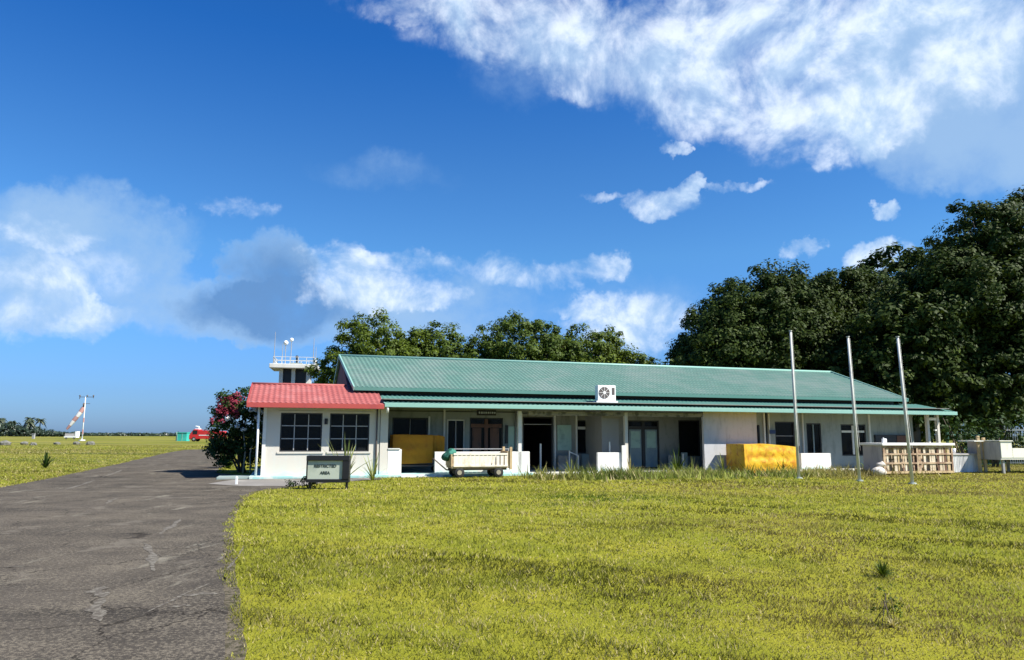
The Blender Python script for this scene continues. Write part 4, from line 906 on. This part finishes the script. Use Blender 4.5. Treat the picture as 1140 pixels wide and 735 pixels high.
for i, (u, v, L, m_) in enumerate(((7.2,-1.2,.9,'leaf_pale'),(9.9,-1.0,.85,'straw'),(11.9,-1.3,1.25,'leaf_mid'),(14.3,-1.0,1.15,'leaf_pale'),(12.8,-1.0,.9,'leaf_pale'),(22.9,.1,1.15,'leaf_mid'),(16.2,-2.4,.8,'leaf_mid'))):
    p = P(u, v); fronds('tall_weed', (p.x, p.y), 18, L, m_, 70+i, ['bright weed before the dark doorway with the rail post','straw coloured weed at the foot of the white low pillar','tallest green weed before the pale green double door','pale leafy weed left of the projecting grey wall','short pale weed right of the double door','green weed at the wall left of the pallet wood crate','dark green weed before the yellow covered crate'][i], w=.03, up=1.25, group='weeds standing along the veranda')
# small white marker by the apron
mk = MB().box(-.03,.03,-.03,.03,-.05,.24).add([(-.03,-.03,.24),(.03,-.03,.24),(.03,.03,.24),(-.03,.03,.24),(0,0,.27)],[(0,1,4),(1,2,4),(2,3,4),(3,0,4)]).build('marker_post', 'white_paint', None); mk.location = (-8.9, 24.4, 0)
tag(mk, 'short white marker post at the edge of the asphalt before the building corner', 'post')

# ------------------------------------------------------------------ control tower
t = tag(empty('control_tower', (-22.3, 76, .45), R(12)), 'pale concrete control tower with antennas and railed roof behind the red roof', 'tower')
B(-1.55,1.55,-1.55,1.55,-.6,5.0).build('shaft', 'tower_white', t)
B(-1.75,1.75,-1.75,1.75,5.001,5.5).build('gallery', 'tower_white', t)
cb_ = MB()
for x, y in ((-1.45,-1.45),(1.2,-1.45),(1.2,1.2),(-1.45,1.2),(-.25,-1.45),(-.25,1.2),(-1.45,-.1),(1.2,-.1)): cb_.box(x, x+.36, y, y+.36, 5.5, 7.75)
cb_.build('column', 'tower_white', t)
B(-1.15,1.15,-1.15,1.15,5.5,7.74).build('cab_glazing', 'black', t)
B(-2.35,2.35,-2.3,2.3,7.76,8.18).build('roof_slab', 'tower_white', t, bevel=.04)
rl = MB()
for z in (8.55, 8.9):
    for a, b in (((-2,-2),(2,-2)),((2,-2),(2,2)),((2,2),(-2,2)),((-2,2),(-2,-2))): rl.bar((*a, z), (*b, z), .045)
for k in range(6):
    for q in (-2, 2): rl.bar((-2+k*.8, q, 8.18), (-2+k*.8, q, 8.92), .045); rl.bar((q, -2+k*.8, 8.18), (q, -2+k*.8, 8.92), .045)
rl.build('railing', 'tower_white', t)
for x, y, h in ((-1.95,-1.9,11.4),(1.85,-1.9,10.9),(-1.5,1.6,10.6),(1.9,1.6,10.4)): MB().tube([(x,y,8.18),(x,y,h)], [.05,.02], 6).build('antenna', 'pale_bar', t)
for x, y, h, rr_ in ((-.95,-1.2,10.3,.24),(-.45,-.6,10.7,.2)):
    a = MB().cyl((x,y,8.18),(x,y,h),.035,6).build('mast', 'pale_bar', t); MB().sphere((x,y,h+.1), rr_, 8).build('dome', 'white_paint', a, True)
MB().cyl((.15,-.6,8.18),(.15,-.6,8.95),.10,8).sphere((.15,-.6,9.05),.16,6).build('beacon', 'dark_frame', t)
B(-.4,.7,-.9,0,8.181,8.42).build('roof_hatch', 'concrete', t)

# ------------------------------------------------------------------ windsock
t = tag(empty('windsock', (-103.4, 180, 0)), 'drooping red and white windsock on a tall white lattice pole across the field', 'windsock')
MB().tube([(0,0,0),(0,0,6),(0,0,10.6)], [.15,.11,.08], 10).build('pole', 'white_paint', t, True)
for z in (1.6, 4.4): MB().tube([(0,0,z),(0,0,z+1.1)], [.16,.15], 10).build('pole_band', 'sock_red', t)
MB().bar((-1.4,0,10.5),(1.9,0,10.5),.12).bar((-1.4,0,10.0),(-1.4,0,10.7),.12).bar((1.9,0,10.2),(1.9,0,10.9),.12).bar((0,0,8.9),(1.2,0,8.9),.1).build('light_arm', 'steel_dark', t)
for i, x in enumerate((-1.4, .4, 1.9)): MB().sphere((x,0,10.8), .2, 6).build('lamp', 'ac_grille', t)
MB().tube([(0,0,8.6),(-.3,-.05,8.6)], [.5,.5], 12).build('hoop', 'steel_dark', t)
N = 6; pts = [(-.25,0,8.1),(-.8,-.1,6.9),(-1.5,-.2,5.8),(-2.2,-.3,4.8),(-2.9,-.4,3.7),(-3.6,-.5,2.7)]; rad = [.35,.52,.46,.48,.34,.24]
for i in range(5):
    MB().tube([pts[i], tuple((a+b)/2 for a, b in zip(pts[i], pts[i+1])), pts[i+1]], [rad[i], (rad[i]+rad[i+1])/2*1.05, rad[i+1]], 12, False).build('sleeve', ['sock_red','sock_white','sock_red','sock_white','sock_red'][i], t, True)
for dx in (0,): MB().tube([(0,0,-.1),(0,0,.25)], [.7,.7], 12).build('base', 'white_paint', t)

# ------------------------------------------------------------------ far field things
t = tag(empty('flat_trailer', (-135.4, 230, 0)), 'low white flat trailer with an upright end board left of the windsock', 'trailer')
B(-1.9,1.9,-.8,.8,.5,.95).build('deck', 'white_paint', t); B(1.4,1.95,-.8,.8,.951,2.4).build('end_board', 'white_paint', t)
B(-1.7,1.3,-.7,.7,.952,1.75).build('load', 'grey_ply', t)
for x in (-1.2, 1.2): wheel(t, (x, -.75, .3), .3, .2)
t = tag(empty('field_hut', (-79.2, 180, 0)), 'small teal netting hut standing at the end of the road', 'hut')
B(-.9,1.3,-.9,.9,0,1.95).build('wall', 'teal_paint', t); B(-1.0,1.4,-1.0,1.0,1.951,2.1).build('roof', 'teal_paint', t)
parts('post', 'pale_green', t, [(-1.6,-1.45,-.1,.1,0,2.2),(-1.0,-.92,-.94,-.901,0,1.94),(.2,.28,-.94,-.901,0,1.94)])
t = tag(empty('fire_truck', (-68.9, 170, 0)), 'red fire truck parked at the end of the road left of the bougainvillea', 'fire truck')
def prism(pts, y0, y1):
    n = len(pts); return MB().add([(x,y0,z) for x, z in pts]+[(x,y1,z) for x, z in pts], [tuple(range(n)), tuple(range(2*n-1,n-1,-1))]+[(i,(i+1) % n+0,(i+1) % n+n,i+n)[::-1] for i in range(n)])
prism([(-4.0,.6),(-2.0,.6),(-2.0,2.75),(-3.0,2.75),(-3.8,1.7),(-4.0,1.5)], -1.15, 1.15).build('cab', 'red_paint', t, bevel=.05)
prism([(-1.98,.6),(3.6,.6),(3.6,2.35),(-1.98,2.55)], -1.15, 1.15).build('body', 'red_paint', t, bevel=.05)
B(-3.2,-2.15,-1.18,-1.152,1.65,2.5).build('cab_window', 'black', t); B(-4.05,-3.9,-1.0,1.0,.45,.8).build('bumper', 'white_paint', t)
prism([(-3.86,1.75),(-3.83,1.68),(-3.06,2.68),(-3.10,2.72)], -1.0, 1.0).build('windscreen', 'black', t)
MB().box(-2.9,-2.1,-.7,.7,2.76,2.95).build('light_bar', 'white_paint', t)
B(-1.8,3.4,-1.18,-1.153,1.35,1.5).build('stripe', 'white_paint', t)
MB().bar((-1.6,-.4,2.75),(3.3,-.4,2.75),.1).bar((-1.6,.4,2.75),(3.3,.4,2.75),.1).build('ladder', 'pale_bar', t)
MB().tube([(-2.2,0,2.96),(-2.4,0,3.35),(-3.1,0,3.45)], [.14,.14,.1], 8).build('water_cannon', 'white_paint', t)
for x in (-2.9, .9, 2.4):
    for y in (-1.0, 1.0): wheel(t, (x, y, .55), .55, .32, rim='pale_bar')
gp = MB().box(-.35,.35,-.3,.3,0,1.5).box(-.45,.45,-.4,.4,1.501,1.7).build('marker_box', 'pale_bar', None); gp.location = (-158, 247, 0); tag(gp, 'pale marker box beyond the field at the far left', 'marker')
r3 = random.Random(9)
for i in range(7):
    s = r3.uniform(.3, .65); mb = MB().sphere((0,0,s*.3), s, 5, (1.2,1,.75)); mb.v = [(x+r3.uniform(-.08,.08), y+r3.uniform(-.08,.08), z+r3.uniform(-.06,.06)) for x, y, z in mb.v]
    o = mb.build('rubble', 'stone', None); o.location = (-72.5+i*1.55+r3.uniform(-.4,.4), 108+r3.uniform(-5,9), 0)
    tag(o, 'lump of grey rubble among those lying in the left field', 'rubble', 'lumps of rubble in the left field')
# palms and distant tree line
def palm(x, y, h, seed, label, low=False):
    r = random.Random(seed); t = tag(empty('palm_tree', (x, y, 0)), label, 'palm tree', 'palms on the horizon'); ln = r.uniform(-1, 1)
    MB().tube([(0,0,-.2),(ln*.4,0,h*.5),(ln,0,h)], [.45,.32,.25], 7).build('trunk', 'bark', t, True)
    vs = []
    for i in range(26):
        a = r.uniform(0, 2*math.pi); L = r.uniform(3.2, 5); e0 = r.uniform(-.2, 1.2); k = 6; prev = None; sd_ = Vector((-math.sin(a), math.cos(a), 0))
        for j in range(k+1):
            s = j/k; q = Vector((ln+math.cos(a)*L*s*.85, math.sin(a)*L*s*.85, h+L*(e0*s-1.0*s*s)))
            w_ = .65*math.sin(math.pi*min(1, s*.85+.12))
            if prev:
                p_, w0 = prev; vs += [p_, q, q+sd_*w_-Vector((0,0,w_*.6)), p_+sd_*w0-Vector((0,0,w0*.6)), p_, p_-sd_*w0-Vector((0,0,w0*.6)), q-sd_*w_-Vector((0,0,w_*.6)), q]
            prev = (q, w_)
    v = np.array([tuple(q) for q in vs]); np_mesh('fronds', v, 4, 'leaf_palm', np.random.default_rng(seed).random(len(v)), parent=t)
for i, (x, h, lb) in enumerate(((-303,9.5,'palm at the far left edge of the horizon'),(-297,8.0,'shorter palm second from the left on the horizon'),(-290.5,10.2,'slender palm in the middle of the horizon clump'),(-285.5,8.2,'palm right of the middle of the horizon clump'),(-281.5,9.4,'rightmost palm of the horizon clump'),(-309,10,'palm just outside the clump at the picture edge'))):
    palm(x, 440+(i % 3)*5, h, 90+i, lb)
tc_ = [(-300,442,3.2,13,4,4.2),(-286,440,2.6,9,4,3.4),(-275,441,1.6,8,3,1.7),(-262,441,1.2,8,3,1.2)]
o = crown('thicket', [(a,b,c_,d_,e,f_) for a,b,c_,d_,e,f_ in tc_], 'leaf_far', None, 5, .6, 20, 1.2, .5); tag(o, 'low bushy thicket under the palms at the left of the horizon', 'thicket', kind='stuff')
r4 = np.random.default_rng(8); xs = np.arange(-560, 560, 7.0)
lob = [(float(x), 620+float(r4.uniform(-8,8)), .9, 6.0, 4.0, float(1.1+.5*r4.random())) for x in xs]
o = crown('distant_treeline', lob, 'leaf_far', None, 6, .30, 14, 1.5, .7); tag(o, 'thin dark band of far trees along the whole horizon', 'trees', kind='stuff')
